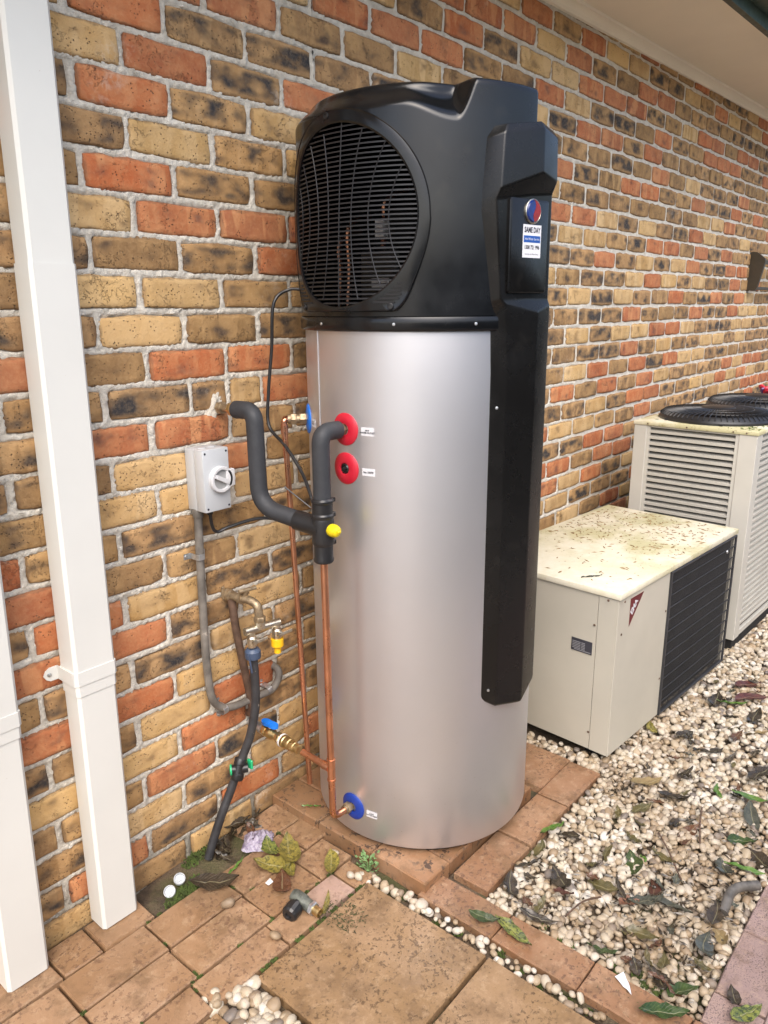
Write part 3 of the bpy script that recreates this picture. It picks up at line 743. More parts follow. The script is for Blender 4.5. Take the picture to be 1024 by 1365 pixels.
ring2 = [on(shroud_r(360*k/NT, 2.034)-0.03, 360*k/NT, 2.034) for k in range(NT)]; ring3 = [on(0.24, 360*k/NT, 1.99) for k in range(NT)]
o0 = len(m_.v); m_.v.extend([tuple(p) for p in ring2+ring3])
for k in range(NT):
    n_ = (k+1) % NT; m_.f.append((t0+k, t0+n_, o0+n_, o0+k)); m_.f.append((o0+k, o0+n_, o0+NT+n_, o0+NT+k))
m_.f.append(tuple(o0+NT+k for k in range(NT)))
obj('shroud', m_, M['black'], heater, angle=40, recalc=False)
# grille: domed bezel, slats, ribs
def gp(ar, z, d): return on(SR+d, GC+math.degrees(ar/SR), z)
NB = 128; rings = []
def outer(a):
    ca, sa = cos(a), sin(a)
    ro = 0.230
    if sa < 0:
        w = math.exp(-((abs(ca)-0.60)/0.22)**2)
        ro = 0.230+0.030*w
        ro = min(ro, 0.2115/max(0.05, -sa))
        ro = max(ro, 0.206)
    return ro
prof = [(0, -0.014, 0), (0, 0.007, 0), (0.004, 0.010, 0), (0.5, 0.0105, 1), (0.86, 0.009, 1), (0.93, 0.0105, 1), (0.985, 0.007, 1), (1.0, -0.003, 1)]
for (q, d, mode) in prof:
    rg = []
    for k in range(NB):
        a = 2*pi*k/NB; ro = outer(a)
        r_ = GH+q if mode == 0 else GH+0.004+(ro-GH-0.004)*q
        rg.append(gp(r_*cos(a), GZC+r_*sin(a), d))
    rings.append(rg)
m_ = MB(); m_.loft(rings, caps=False)
bez = obj('grille', m_, M['black'], heater, angle=28)
def sstrip(z, w, th=0.0032, dep=0.010, d=0.0035, tilt=0.0025):
    m1 = MB(); n = 14; rg = []
    for i in range(n+1):
        ar = -w+2*w*i/n
        rg.append([gp(ar, z-th/2, d), gp(ar, z+th/2, d), gp(ar, z+th/2+tilt, d-dep), gp(ar, z-th/2+tilt, d-dep)])
    m1.loft(rg); return m1
z = GZC-GH+0.008
while z < GZC+GH-0.004:
    w = math.sqrt(max(0, (GH+0.001)**2-(z-GZC)**2)); obj('slat', sstrip(z, w), M['grillemat'], bez); z += 0.0101
for kx in (-0.155, -0.11, -0.068, -0.03, 0.005, 0.04, 0.085, 0.135):
    pts = []
    for i in range(25):
        q = -1+2*i/24; z = GZC+q*GH
        ar = kx+(kx*0.75)*(q*q)*(1.0 if abs(kx) > 0.02 else 1) + 0.01*q
        if math.hypot(ar, z-GZC) <= GH+0.002: pts.append(gp(ar, z, 0.0035))
    m_ = MB(); m_.tube(pts, 0.0014, 6); obj('rib', m_, M['grillemat'], bez)
# slanted vent slots in the lower bezel corners: raised black bars painting the recess shade
for sg in (-1, 1):
    for i in range(8):
        z = 1.565+0.0085*i; a0 = math.sqrt(max(0, 0.214**2-(z-GZC)**2)); a1 = math.sqrt(max(0, (0.243)**2-(z-GZC)**2))-0.002
        if i > 5: a1 -= 0.006*(i-5)
        a1 = min(a1, 0.165); m1 = MB()
        if a1-a0 < 0.006: continue
        m1.loft([[gp(sg*(a0+(a1-a0)*q), z+0.0022, 0.0116), gp(sg*(a0+(a1-a0)*q), z-0.0022, 0.0116), gp(sg*(a0+(a1-a0)*q), z-0.0022, 0.006), gp(sg*(a0+(a1-a0)*q), z+0.0022, 0.006)] for q in (0, 0.5, 1)])
        obj('slot_shade_bar', m1, M['matte_black'], bez)
for (ar, z) in ((0.140, 1.556), (-0.140, 1.556), (-0.022, 1.973)):
    m_ = MB(); nrm = gp(ar, z, 1)-gp(ar, z, 0)
    m_.lathe([(0.0075, 0), (0.007, 0.0025), (0.0055, 0.003), (0.005, 0.001), (0.001, 0.001)], gp(ar, z, 0.010), nrm, 16); obj('screw', m_, M['gloss_black'], bez)
# what shows behind the slats
m_ = MB(); m_.lathe([(0.085, 1.54), (0.095, 1.56), (0.095, 1.76), (0.07, 1.80), (0.02, 1.81)], (HX-0.02, HY+0.03, 0), seg=32); obj('compressor', m_, M['matte_black'], heater)
m_ = MB(); m_.box(HX-0.24, HY-0.10, 1.54, HX-0.17, HY+0.02, 1.69, 0.006); cb = obj('control_box', m_, M['gloss_black'], heater)
m_ = MB(); m_.box(HX-0.2415, HY-0.075, 1.60, HX-0.2402, HY-0.02, 1.622); obj('label', m_, M['paper'], cb)
for (dx, dy, z0, z1) in ((-0.2, 0.10, 1.54, 1.75), (-0.18, 0.15, 1.54, 1.72), (-0.21, -0.03, 1.69, 1.80)):
    m_ = MB(); m_.tube(spline([(HX+dx, HY+dy, z0), (HX+dx+0.01, HY+dy, (z0+z1)/2), (HX+dx, HY+dy-0.01, z1), (HX+dx+0.06, HY+dy-0.03, z1+0.03)], 5), 0.007, 8); obj('copper_pipe', m_, M['copper'], heater)
m_ = MB(); m_.box(HX-0.23, HY-0.05, 1.715, HX-0.21, HY-0.02, 1.76, 0.003); obj('connector', m_, M['paper'], heater)
# ---- long side cover with hood, panel and prow
CN = Vector((cos(R(260.5)), sin(R(260.5)), 0)); CT = Vector((-CN.y, CN.x, 0))
def cuv(u, rho, z): return Vector((HX, HY, 0))+CN*rho+CT*u+Vector((0, 0, z))
def cover():
    def ring(A, B, C, D, E_, zs_):
        p = [A, B, C, D, E_, (0.10, 0.2), (-0.06, 0.2)]; z = list(zs_)+[zs_[4], zs_[0]]
        return [cuv(p[i][0], p[i][1], z[i]) for i in range(7)]
    rg = [ring((-0.074, 0.314), (-0.040, 0.332), (0.040, 0.340), (0.104, 0.330), (0.122, 0.30), (0.522, 0.500, 0.486, 0.520, 0.575)),
          ring((-0.081, 0.314), (-0.046, 0.340), (0.042, 0.355), (0.112, 0.338), (0.134, 0.295), (0.537, 0.511, 0.496, 0.540, 0.605)),
          ring((-0.080, 0.314), (-0.048, 0.341), (0.038, 0.357), (0.105, 0.340), (0.130, 0.295), (1.40, 1.40, 1.40, 1.40, 1.40)),
          ring((-0.084, 0.314), (-0.062, 0.343), (0.034, 0.360), (0.098, 0.345), (0.125, 0.30), (1.52, 1.556, 1.540, 1.556, 1.53)),
          ring((-0.094, 0.316), (-0.080, 0.3420), (0.010, 0.3420), (0.094, 0.3420), (0.122, 0.305), (1.565, 1.569, 1.569, 1.569, 1.56)),
          ring((-0.122, 0.308), (-0.104, 0.3420), (0.010, 0.3420), (0.092, 0.3420), (0.122, 0.305), (1.76, 1.785, 1.802, 1.810, 1.79)),
          ring((-0.121, 0.308), (-0.099, 0.352), (0.020, 0.372), (0.094, 0.354), (0.124, 0.305), (1.80, 1.808, 1.848, 1.836, 1.81)),
          ring((-0.113, 0.312), (-0.091, 0.351), (0.022, 0.368), (0.092, 0.352), (0.120, 0.308), (1.912, 1.922, 1.940, 1.928, 1.91)),
          ring((-0.098, 0.315), (-0.074, 0.344), (0.022, 0.356), (0.080, 0.346), (0.10, 0.315), (1.938, 1.942, 1.958, 1.946, 1.935))]
    m1 = MB(); m1.loft(rg)
    bm = bmesh.new(); vs2 = [bm.verts.new(v) for v in m1.v]
    for f in m1.f: bm.faces.new([vs2[i] for i in f])
    bmesh.ops.recalc_face_normals(bm, faces=bm.faces)
    ed = [e for e in bm.edges if len(e.link_faces) == 2 and e.calc_face_angle() > R(12)]
    bmesh.ops.bevel(bm, geom=ed, offset=0.0042, segments=3, affect='EDGES', profile=0.6)
    out = MB(); out.bm(bm); return out
cov = obj('side_cover', cover(), M['blackcover'], heater, angle=32)
def cp(u, z, d=0.0): return cuv(u, 0.342+d, z)
def rrect(x0, x1, z0, z1, d, c=0.006):
    return [cp(x0+c, z0, d), cp(x1-c, z0, d), cp(x1-c*0.3, z0+c*0.3, d), cp(x1, z0+c, d), cp(x1, z1-c, d), cp(x1-c*0.3, z1-c*0.3, d), cp(x1-c, z1, d), cp(x0+c, z1, d), cp(x0+c*0.3, z1-c*0.3, d), cp(x0, z1-c, d), cp(x0, z0+c, d), cp(x0+c*0.3, z0+c*0.3, d)]
m_ = MB(); m_.loft([rrect(-0.064, 0.074, 1.584, 1.792, -0.004), rrect(-0.064, 0.074, 1.584, 1.792, 0.005), rrect(-0.061, 0.071, 1.587, 1.789, 0.007)]); door = obj('control_panel', m_, M['blackcover'], cov)
bc = cp(0.014, 1.766, 0.007)
m_ = MB(); m_.lathe([(0.0275, 0), (0.0275, 0.002), (0.0258, 0.003), (0.0248, 0.002)], bc, CN, 40, capb=True); badge = obj('badge', m_, M['chrome'], cov)
for nm, sgn, mt in (('badge_half', -1, 'blueglass'), ('badge_half', 1, 'redglass')):
    nA = 20; ctr = bc+CN*0.0024; rgs = []
    for d_, k_ in ((0.0, 1.0), (0.0035, 0.9)):
        pr_ = [(sgn*0.0245*k_*cos(-pi/2+pi*i/nA), 0.0245*k_*sin(-pi/2+pi*i/nA)) for i in range(nA+1)]+[(0.004*sin(i/10*pi*2)+sgn*0.0006, (0.0245-0.049*i/10)*k_) for i in range(1, 10)]
        rgs.append([ctr+CN*d_+CT*a_+Vector((0, 0, b_)) for a_, b_ in pr_])
    m1 = MB(); m1.loft(rgs); obj(nm, m1, M[mt], badge)
m_ = MB(); X0, X1, Z0, Z1 = -0.0185, 0.0465, 1.6635, 1.7365
def plate(x0, x1, z0, z1, d0, d1):
    m1 = MB(); m1.loft([[cp(x0, z0, d), cp(x1, z0, d), cp(x1, z1, d), cp(x0, z1, d)] for d in (d0, d1)]); return m1
stk = obj('sticker', plate(X0, X1, Z0, Z1, 0.0072, 0.0078), M['paper'], cov)
obj('print', plate(X0+0.003, X1-0.003, 1.6975, 1.7125, 0.0079, 0.0082), M['blueink'], stk)
UX = CT; UZ = (0, 0, 1); xm = (X0+X1)/2
text('print', 'SAME DAY', 0.0165, cp(xm, 1.7245, 0.0082), UX, UZ, M['ink'], stk, bold=0.0006, sx=0.73)
text('print', 'Hot Water Service', 0.0082, cp(xm, 1.705, 0.0085), UX, UZ, M['paper'], stk, sx=0.82)
text('print', '1300 721 996', 0.0122, cp(xm, 1.6865, 0.0082), UX, UZ, M['ink'], stk, bold=0.0004, sx=0.80)
text('print', 'Same Day Hot Water Service', 0.0052, cp(xm, 1.6715, 0.0082), UX, UZ, M['ink'], stk, sx=0.78)
for (u_, z) in ((-0.0655, 1.315), (-0.064, 0.555)):
    m_ = MB(); m_.lathe([(0.004, 0), (0.0035, 0.002), (0.001, 0.0025)], cuv(u_, 0.327, z), CN*0.8-CT*0.6, 10); obj('screw', m_, M['galv'], cov)
# ---- flanges and labels on the tank
def tp(ar, z, d, base): return on(TR+d, base+math.degrees(ar/TR), z)
def flange(mat, base, z, ro=0.041, ri=0.014):
    rg = []
    for (r_, d) in ((ri, 0.001), (ri, 0.006), (ri+0.004, 0.008), (ro*0.7, 0.006), (ro*0.92, 0.0045), (ro, 0.002), (ro, 0.0)):
        rg.append([tp(r_*cos(2*pi*k/48), z+r_*sin(2*pi*k/48), d, base) for k in range(48)])
    m1 = MB(); m1.loft(rg, caps=False); fl = obj('flange', m1, M[mat], heater, angle=40)
    return fl
def dirn(base): return Vector((cos(R(base)), sin(R(base)), 0))
f1 = flange('redp', 180, 1.259); f2 = flange('redp', 180, 1.159); f3 = flange('bluep', 180, 0.166, 0.040); f4 = flange('lightblue', 141, 1.260, 0.041)
m_ = MB(); m_.lathe([(0.0135, -0.004), (0.0135, 0.004), (0.010, 0.007), (0.0095, 0.003), (0.006, 0.003), (0.005, 0.007), (0.001, 0.008)], on(TR, 180, 1.159), dirn(180), 6*4); obj('plug', m_, M['gloss_black'], f2)
def label(base, ar, z, w, h, lines, size):
    m1 = MB(); rg = []
    for i in range(5):
        a_ = ar-w/2+w*i/4; rg.append([tp(a_, z-h/2, 0.0002, base), tp(a_, z+h/2, 0.0002, base), tp(a_, z+h/2, 0.0008, base), tp(a_, z-h/2, 0.0008, base)])
    m1.loft(rg); lb = obj('label', m1, M['paper'], heater)
    e1 = tp(ar+0.01, z, 0, base)-tp(ar-0.01, z, 0, base)
    n = len(lines)
    for i, s in enumerate(lines):
        text('print', s, size, tp(ar, z+(n-1-2*i)*size*0.5, 0.0018, base), e1, (0, 0, 1), M['ink'], lb, bold=0.0002)
label(180, 0.068, 1.258, 0.036, 0.021, ['HOT', 'WATER OUTLET'], 0.0056)
label(180, 0.070, 1.156, 0.036, 0.019, ['No. 50078'], 0.0066)
label(180, 0.066, 0.164, 0.034, 0.020, ['COLD', 'WATER INLET'], 0.0056)
label(141, 0.064, 1.257, 0.034, 0.021, ['COLD', 'WATER'], 0.006)
# ------------------------------------------------------------------ pipework on the heater side
PX, PY = 0.362, -0.345
def hexnut(m1, o, ax, r, l): m1.lathe([(r*0.92, 0), (r, l*0.12), (r, l*0.88), (r*0.92, l)], o, ax, 6)
# hot outlet pipe, lagged
hot = thing('lagged_pipe', 'short black foam lagged pipe bending down from the upper red flange', 'pipe', (PX, PY, 1.07), 0, 'black foam lagged pipes')
m_ = MB(); m_.tube(fillet([(0.425, PY, 1.259), (PX, PY, 1.259), (PX, PY, 1.088)], [0, 0.055, 0], 10), 0.0225, 20); obj('lagging', m_, M['foam'], hot)
m_ = MB(); hexnut(m_, (0.430, PY, 1.259), (1, 0, 0), 0.017, 0.014); m_.tube([(0.415, PY, 1.259), (0.448, PY, 1.259)], 0.0125, 16); obj('brass_nut', m_, M['old_brass'], hot)
# tempering valve
tv = thing('tempering_valve', 'black insulated tee valve with a round yellow cap beside the heater', 'valve', (PX, PY, 0.93))
m_ = MB(); m_.lathe([(0.023, 0.928), (0.0255, 0.931), (0.0262, 0.936), (0.0245, 0.941), (0.0245, 0.973), (0.0275, 0.978), (0.0285, 0.985), (0.0285, 1.038), (0.027, 1.044), (0.0285, 1.048), (0.0285, 1.053), (0.026, 1.057), (0.0262, 1.083), (0.0285, 1.086), (0.0285, 1.091), (0.0265, 1.094), (0.0245, 1.096)], (PX, PY, 0), (0, 0, 1), 28); obj('valve_body', m_, M['gloss_black'], tv, angle=30)
br0 = Vector((PX, PY, 1.018)); br1 = Vector((0.346, -0.262, 1.029)); bd = (br1-br0).normalized()
m_ = MB(); m_.lathe([(0.030, 0.0), (0.0265, 0.028), (0.0255, 0.035), (0.0262, 0.075), (0.0255, 0.082), (0.02, 0.083)], br0, bd, 24); obj('branch', m_, M['gloss_black'], tv)
m_ = MB(); cd = Vector((-0.10, -1.0, -0.02)).normalized(); m_.lathe([(0.012, 0.020), (0.0155, 0.024), (0.0165, 0.032), (0.0165, 0.042), (0.013, 0.051), (0.006, 0.055), (0.002, 0.0545)], (PX+0.004, PY, 1.018), cd, 20); m_.box(PX-0.005, PY-0.058, 1.014, PX+0.004, PY-0.054, 1.02, 0.001); obj('yellow_cap', m_, M['yellow'], tv)
for (z0) in (1.088, 1.05, 0.977):
    m_ = MB(); m_.box(PX+0.020, PY-0.014, z0-0.006, PX+0.034, PY-0.004, z0+0.006, 0.0015); obj('clip', m_, M['gloss_black'], tv)
m_ = MB(); m_.tube([(PX-0.03, PY+0.01, 1.075), (PX-0.045, PY+0.04, 1.10), (PX-0.06, PY+0.07, 1.125)], 0.0018, 6); obj('cable_tie', m_, M['gloss_black'], tv)
# long lagged pipe to the house
lag = thing('lagged_pipe', 'long black foam lagged pipe curving from the wall down to the tee valve', 'pipe', (0.318, -0.15, 1.03), 0, 'black foam lagged pipes')
m_ = MB(); m_.tube(fillet([(0.318, -0.082, 1.300), (0.321, -0.150, 1.302), (0.318, -0.158, 1.052), (0.349, -0.268, 1.029)], [0, 0.055, 0.06, 0], 12), 0.0228, 22); lg = obj('lagging', m_, M['foam'], lag)
text('print', 'III IIII II IIII III', 0.0075, (0.3195+0.0231*0.62, -0.1555-0.0231*0.785, 1.16), (0, 0, 1), (-0.785, -0.62, 0), M['maroon'], lg)
m_ = MB(); m_.tube([(0.318, 0.004, 1.300), (0.318, -0.062, 1.300)], 0.0105, 16); hexnut(m_, (0.318, -0.012, 1.300), (0, -1, 0), 0.017, 0.02); obj('brass_stub', m_, M['old_brass'], lag)
m_ = MB(); hexnut(m_, (0.318, -0.060, 1.300), (0, -1, 0), 0.0185, 0.018); m_.tube([(0.318, -0.078, 1.3), (0.318, -0.09, 1.3)], 0.014, 16); obj('brass_nut', m_, M['brass'], lag)
# copper riser from tee to cold inlet
cu = thing('copper_pipe', 'thick copper pipe from the tee valve down to the lower blue flange', 'pipe', (PX, PY, 0.16), 0, 'copper pipes beside the heater')
m_ = MB(); m_.tube(fillet([(PX, PY, 0.935), (PX+0.003, PY, 0.5), (PX+0.006, PY, 0.166), (0.438, PY-0.002, 0.166)], [0, 0, 0.028, 0], 8), 0.0098, 16); obj('pipe', m_, M['copper'], cu)
m_ = MB()
for z in (0.352, 0.290): m_.lathe([(0.010, -0.004), (0.0125, -0.003), (0.0125, 0.003), (0.010, 0.004)], (PX+0.005, PY, z), (0, 0, 1), 16)
m_.lathe([(0.0112, -0.05), (0.0112, 0.012)], (PX+0.005, PY, 0.34), (0, 0, 1), 16); obj('tee_socket', m_, M['copper'], cu)
m_ = MB(); m_.tube([(PX+0.004, PY+0.005, 0.326), (PX+0.003, PY+0.03, 0.327), (PX+0.002, PY+0.031, 0.327)], [0.0125, 0.0125, 0.011], 14); m_.tube([(PX+0.003, PY+0.03, 0.327), (0.366, -0.232, 0.331)], 0.0098, 14); obj('branch', m_, M['copper'], cu)
m_ = MB(); hexnut(m_, (0.420, PY-0.001, 0.166), (1, 0, 0), 0.0165, 0.016); m_.tube([(0.412, PY-0.001, 0.166), (0.448, PY, 0.166)], 0.0125, 14); obj('brass_nut', m_, M['old_brass'], cu)
# thin copper pipe by the wall (relief drain)
cu2 = thing('copper_pipe', 'thin copper pipe running down near the wall behind the thick one', 'pipe', (0.47, -0.13, 0.05), 0, 'copper pipes beside the heater')
F4 = on(TR, 141, 1.260)
m_ = MB(); m_.tube(fillet([(F4.x-0.045, F4.y+0.035, 1.260), (0.456, -0.112, 1.260), (0.461, -0.120, 1.0), (0.478, -0.138, 0.128)], [0, 0.02, 0, 0], 8), 0.0078, 14); obj('pipe', m_, M['copper'], cu2)
m_ = MB(); m_.tube([(0.4565, -0.1125, 1.247), (0.4565, -0.1125, 1.222)], 0.0098, 14); m_.tube([(0.470, -0.112, 1.260), (0.4585, -0.1115, 1.260)], 0.0098, 14); obj('elbow_socket', m_, M['copper'], cu2)
m_ = MB(); dv = dirn(141); hexnut(m_, F4+dv*0.004, dv, 0.016, 0.022); m_.tube([F4+dv*0.0, F4+dv*0.058], 0.0125, 14); hexnut(m_, F4+dv*0.034, dv, 0.0165, 0.016); obj('brass_nut', m_, M['old_brass'], cu2)
# ball valve on the wall
bv = thing('ball_valve', 'brass ball valve with a blue butterfly handle on the cold feed', 'valve', (0.367, -0.1, 0.33))
m_ = MB(); A0 = Vector((0.367, 0.005, 0.343)); A1 = Vector((0.366, -0.232, 0.331)); ad = (A1-A0).normalized()
m_.lathe([(0.0125, 0), (0.0125, 0.055), (0.0155, 0.056), (0.0155, 0.075)], A0, ad, 16); obj('galvanised_nipple', m_, M['galv'], bv)
m_ = MB(); hexnut(m_, A0+ad*0.070, ad, 0.018, 0.016); m_.lathe([(0.0135, 0.086), (0.017, 0.092), (0.0175, 0.108), (0.013, 0.116), (0.0125, 0.150)], A0, ad, 20); hexnut(m_, A0+ad*0.128, ad, 0.0165, 0.018)
obj('valve_body', m_, M['brass'], bv)
m_ = MB(); m_.lathe([(0.013, 0.150), (0.019, 0.153), (0.019, 0.165), (0.0175, 0.167), (0.0175, 0.185), (0.0155, 0.187), (0.0155, 0.205), (0.0135, 0.207), (0.0135, 0.222), (0.0105, 0.224)], A0, ad, 20); hexnut(m_, A0+ad*0.187, ad, 0.0165, 0.016); obj('union', m_, M['brass'], bv)
m_ = MB(); m_.lathe([(0.0185, 0.150), (0.0200, 0.151), (0.0200, 0.156), (0.0185, 0.157)], A0, ad, 20, False, False); obj('tape_ring', m_, M['white'], bv)
hc = A0+ad*0.100+Vector((0, 0, 0.026))
m_ = MB(); m_.tube([hc+Vector((0, 0, -0.014)), hc], 0.005, 10); obj('stem', m_, M['brass'], bv)
m_ = MB(); ring = []
for k in range(28):
    a_ = 2*pi*k/28; r_ = 0.014+0.015*abs(cos(a_))**1.6; ring.append((r_*cos(a_), 0.62*r_*sin(a_)+0.0))
ring = [(c_[0]*1.02, c_[1]*1.25) for c_ in ring]
hx = Vector((0.15, -0.98, -0.10)).normalized(); hy = Vector((-0.98, -0.15, 0))
m_.loft([[hc+hx*a_+hy*b_+Vector((0, 0, zq)) for a_, b_ in ring] for zq in (0.0, 0.009)]); m_.lathe([(0.007, 0.008), (0.006, 0.012), (0.001, 0.0125)], hc, (0, 0, 1), 12); obj('handle', m_, M['lightblue'], bv)
# ------------------------------------------------------------------ isolator switch, conduit and cables
sw = thing('isolator_switch', 'white weatherproof isolator switch box with a round rotary dial on the wall', 'switch', (0.247, -0.04, 1.04))
m_ = MB(); m_.box(0.206, -0.040, 1.043, 0.288, -0.002, 1.206, 0.003, 2); obj('back_box', m_, M['lightgrey'], sw)
m_ = MB(); m_.box(0.2055, -0.078, 1.0425, 0.2885, -0.0405, 1.2065, 0.003, 2); fc = obj('cover', m_, M['lightgrey'], sw)
for (x, z) in ((0.2135, 1.052), (0.2805, 1.052), (0.2135, 1.197), (0.2805, 1.197)):
    m_ = MB(); m_.lathe([(0.003, 0), (0.003, 0.0006)], (x, -0.078, z), (0, -1, 0), 10); obj('screw_hole', m_, M['ink'], fc)
for x in (0.232, 0.262):
    m_ = MB(); m_.lathe([(0.0125, 0), (0.0125, 0.002), (0.011, 0.0025)], (x, -0.04, 1.2062), (0, 0, 1), 20); obj('knockout_cap', m_, M['lightgrey'], sw)
dc = Vector((0.2545, -0.078, 1.126))
m_ = MB(); m_.lathe([(0.0345, 0), (0.0345, 0.012), (0.0325, 0.014), (0.0265, 0.014), (0.0255, 0.006), (0.001, 0.006)], dc, (0, -1, 0), 40); m_.box(0.270, -0.092, 1.104, 0.296, -0.078, 1.150, 0.003, 2); dl = obj('dial', m_, M['white'], sw)
m_ = MB(); m_.lathe([(0.0252, 0), (0.0252, 0.0015)], dc+Vector((0, -0.006, 0)), (0, -1, 0), 32); obj('dial_recess', m_, M['grey'], dl)
m_ = MB(); bm_ = bmesh.new(); bmesh.ops.create_cube(bm_, size=1); ca, sa = cos(R(-28)), sin(R(-28))
bmesh.ops.bevel(bm_, geom=bm_.edges[:], offset=0.08, segments=2, affect='EDGES')
m_.bm(bm_, lambda v: dc+Vector((v.x*0.048*ca-v.z*0.011*sa, -0.0115+v.y*0.012, v.x*0.048*sa+v.z*0.011*ca))); obj('switch_bar', m_, M['white'], dl)
# conduit
cn = thing('grey_conduit', 'weathered grey conduit from the switch box down and along the wall', 'conduit', (0.21, -0.025, 0.45))
m_ = MB(); m_.tube(fillet([(0.2175, -0.026, 1.046), (0.213, -0.026, 0.90), (0.208, -0.026, 0.62), (0.218, -0.026, 0.436), (0.440, -0.030, 0.428), (0.468, -0.028, 0.455), (0.470, -0.026, 0.482), (0.470, 0.01, 0.490)], [0, 0.05, 0.05, 0.095, 0.03, 0.02, 0.012, 0], 8), 0.0112, 16); obj('tube', m_, M['conduit'], cn)
m_ = MB(); m_.lathe([(0.0135, 0), (0.0145, 0.003), (0.0145, 0.022), (0.0135, 0.024)], (0.2175, -0.026, 1.022), (0, 0, 1), 16); obj('gland', m_, M['conduit'], cn)
def saddle(p, ax, side):
    ax = Vector(ax).normalized(); sd_ = Vector(side).normalized(); m1 = MB(); rg = []
    nrm = Vector((0, -1, 0))
    prof_ = [(-0.034, 0.0), (-0.0135, 0.0), (-0.0128, 0.02), (-0.008, 0.0245), (0, 0.026), (0.008, 0.0245), (0.0128, 0.02), (0.0135, 0.0), (0.034, 0.0)]
    base = Vector((p[0], -0.0015, p[2]))
    for q in (-0.008, 0.008):
        rg.append([base+ax*q+sd_*a_+nrm*(b_*1.45+0.002) for a_, b_ in prof_]+[base+ax*q+sd_*a_*0.94+nrm*(b_*1.45+0.0005) for a_, b_ in prof_[::-1]])
    m1.loft(rg); s_ = obj('saddle', m1, M['galv'], cn)
    for sg in (-1, 1):
        m1 = MB(); m1.lathe([(0.005, 0), (0.0045, 0.002), (0.001, 0.003)], base+sd_*0.026*sg+nrm*0.002, nrm, 10); obj('screw', m1, M['galv'], s_)
saddle((0.212, 0, 0.915), (0, 0, 1), (1, 0, 0)); saddle((0.255, 0, 0.440), (1, 0, 0.1), (0, 0, 1)); saddle((0.425, 0, 0.434), (1, 0, 0.3), (-0.3, 0, 1))
# power cable from the heater top to the switch
pc = thing('power_cable', 'thin black power cable hanging from the heater top to the switch box', 'cable', (0.45, -0.15, 1.0))
m_ = MB(); m_.tube(spline([(0.545, -0.125, 1.60), (0.515, -0.085, 1.60), (0.475, -0.07, 1.565), (0.47, -0.06, 1.45), (0.46, -0.05, 1.33), (0.452, -0.055, 1.24), (0.450, -0.12, 1.19), (0.44, -0.19, 1.13), (0.415, -0.25, 1.075), (0.405, -0.27, 1.03), (0.37, -0.20, 1.015), (0.335, -0.125, 1.01), (0.29, -0.06, 0.985), (0.262, -0.045, 0.975), (0.246, -0.045, 0.995), (0.238, -0.05, 1.045)], 8), 0.0046, 10); obj('cable', m_, M['gloss_black'], pc)
m_ = MB(); m_.lathe([(0.0085, 0), (0.0085, 0.012), (0.006, 0.016)], (0.238, -0.05, 1.044), (0, 0, -1), 12); obj('gland', m_, M['gloss_black'], pc)
# ------------------------------------------------------------------ garden tap, double adaptor, hose
ptap = thing('old_riser_pipe', 'brown old copper riser pipe behind the hose below the garden tap', 'pipe', (0.33, -0.03, 0.37))
m_ = MB(); m_.tube(spline([(0.307, -0.028, 0.765), (0.316, -0.03, 0.66), (0.334, -0.032, 0.54), (0.352, -0.032, 0.43), (0.358, -0.025, 0.385), (0.36, 0.006, 0.375)], 6), 0.0115, 14); obj('tube', m_, M['oldpipe'], ptap)
m_ = MB(); m_.lathe([(0.018, 0), (0.018, 0.005), (0.014, 0.007)], (0.307, -0.006, 0.772), (0, -1, 0), 16); m_.box(0.290, -0.012, 0.762, 0.300, -0.004, 0.800, 0.002); obj('clamp', m_, M['old_brass'], ptap)
tap = thing('garden_tap', 'old brass garden tap on the wall above the double hose adaptor', 'tap', (0.325, -0.06, 0.72))
m_ = MB(); m_.lathe([(0.017, 0.0), (0.017, 0.012), (0.0125, 0.014), (0.0125, 0.040), (0.016, 0.042), (0.016, 0.056)], (0.308, -0.012, 0.772), (0.15, -1, 0), 16)
m_.tube(fillet([(0.315, -0.06, 0.772), (0.322, -0.088, 0.772), (0.328, -0.115, 0.762), (0.330, -0.118, 0.71)], [0, 0.02, 0.025, 0], 6), [0.0125]+[0.0115]*15+[0.0135], 14) if False else m_.tube(fillet([(0.315, -0.06, 0.772), (0.322, -0.088, 0.772), (0.328, -0.115, 0.762), (0.330, -0.118, 0.71)], [0, 0.02, 0.025, 0], 6), 0.012, 14)
hexnut(m_, (0.330, -0.118, 0.728), (0, 0, -1), 0.017, 0.016); obj('tap_body', m_, M['old_brass'], tap)
m_ = MB(); m_.tube([(0.318, -0.072, 0.775), (0.320, -0.082, 0.800)], 0.008, 12); m_.tube([(0.296, -0.076, 0.800), (0.346, -0.090, 0.802)], 0.0055, 10); obj('tap_handle', m_, M['old_brass'], tap)
ada = thing('double_adaptor', 'two-way nickel hose adaptor with lever taps and a yellow cap', 'hose adaptor', (0.345, -0.12, 0.63))
m_ = MB(); m_.tube([(0.283, -0.108, 0.694), (0.392, -0.128, 0.694)], 0.0115, 14); m_.lathe([(0.015, 0), (0.015, 0.02)], (0.330, -0.118, 0.694), (0, 0, 1), 12); obj('crossbar', m_, M['chrome'], ada)
for (x, y, zb) in ((0.303, -0.112, 0.640), (0.383, -0.126, 0.652)):
    m_ = MB(); m_.lathe([(0.0105, 0), (0.0105, -0.014), (0.0135, -0.018), (0.0135, -0.040), (0.012, -0.046)], (x, y, 0.690), (0, 0, 1), 14); lv = obj('outlet', m_, M['chrome'], ada)
    m_ = MB(); m_.lathe([(0.009, 0), (0.009, 0.007), (0.004, 0.009)], (x-0.002, y-0.012, 0.664), (0, -1, 0), 12); m_.box(x-0.002, y-0.021, 0.658, x+0.042, y-0.017, 0.668, 0.002); obj('lever', m_, M['chrome'], lv)
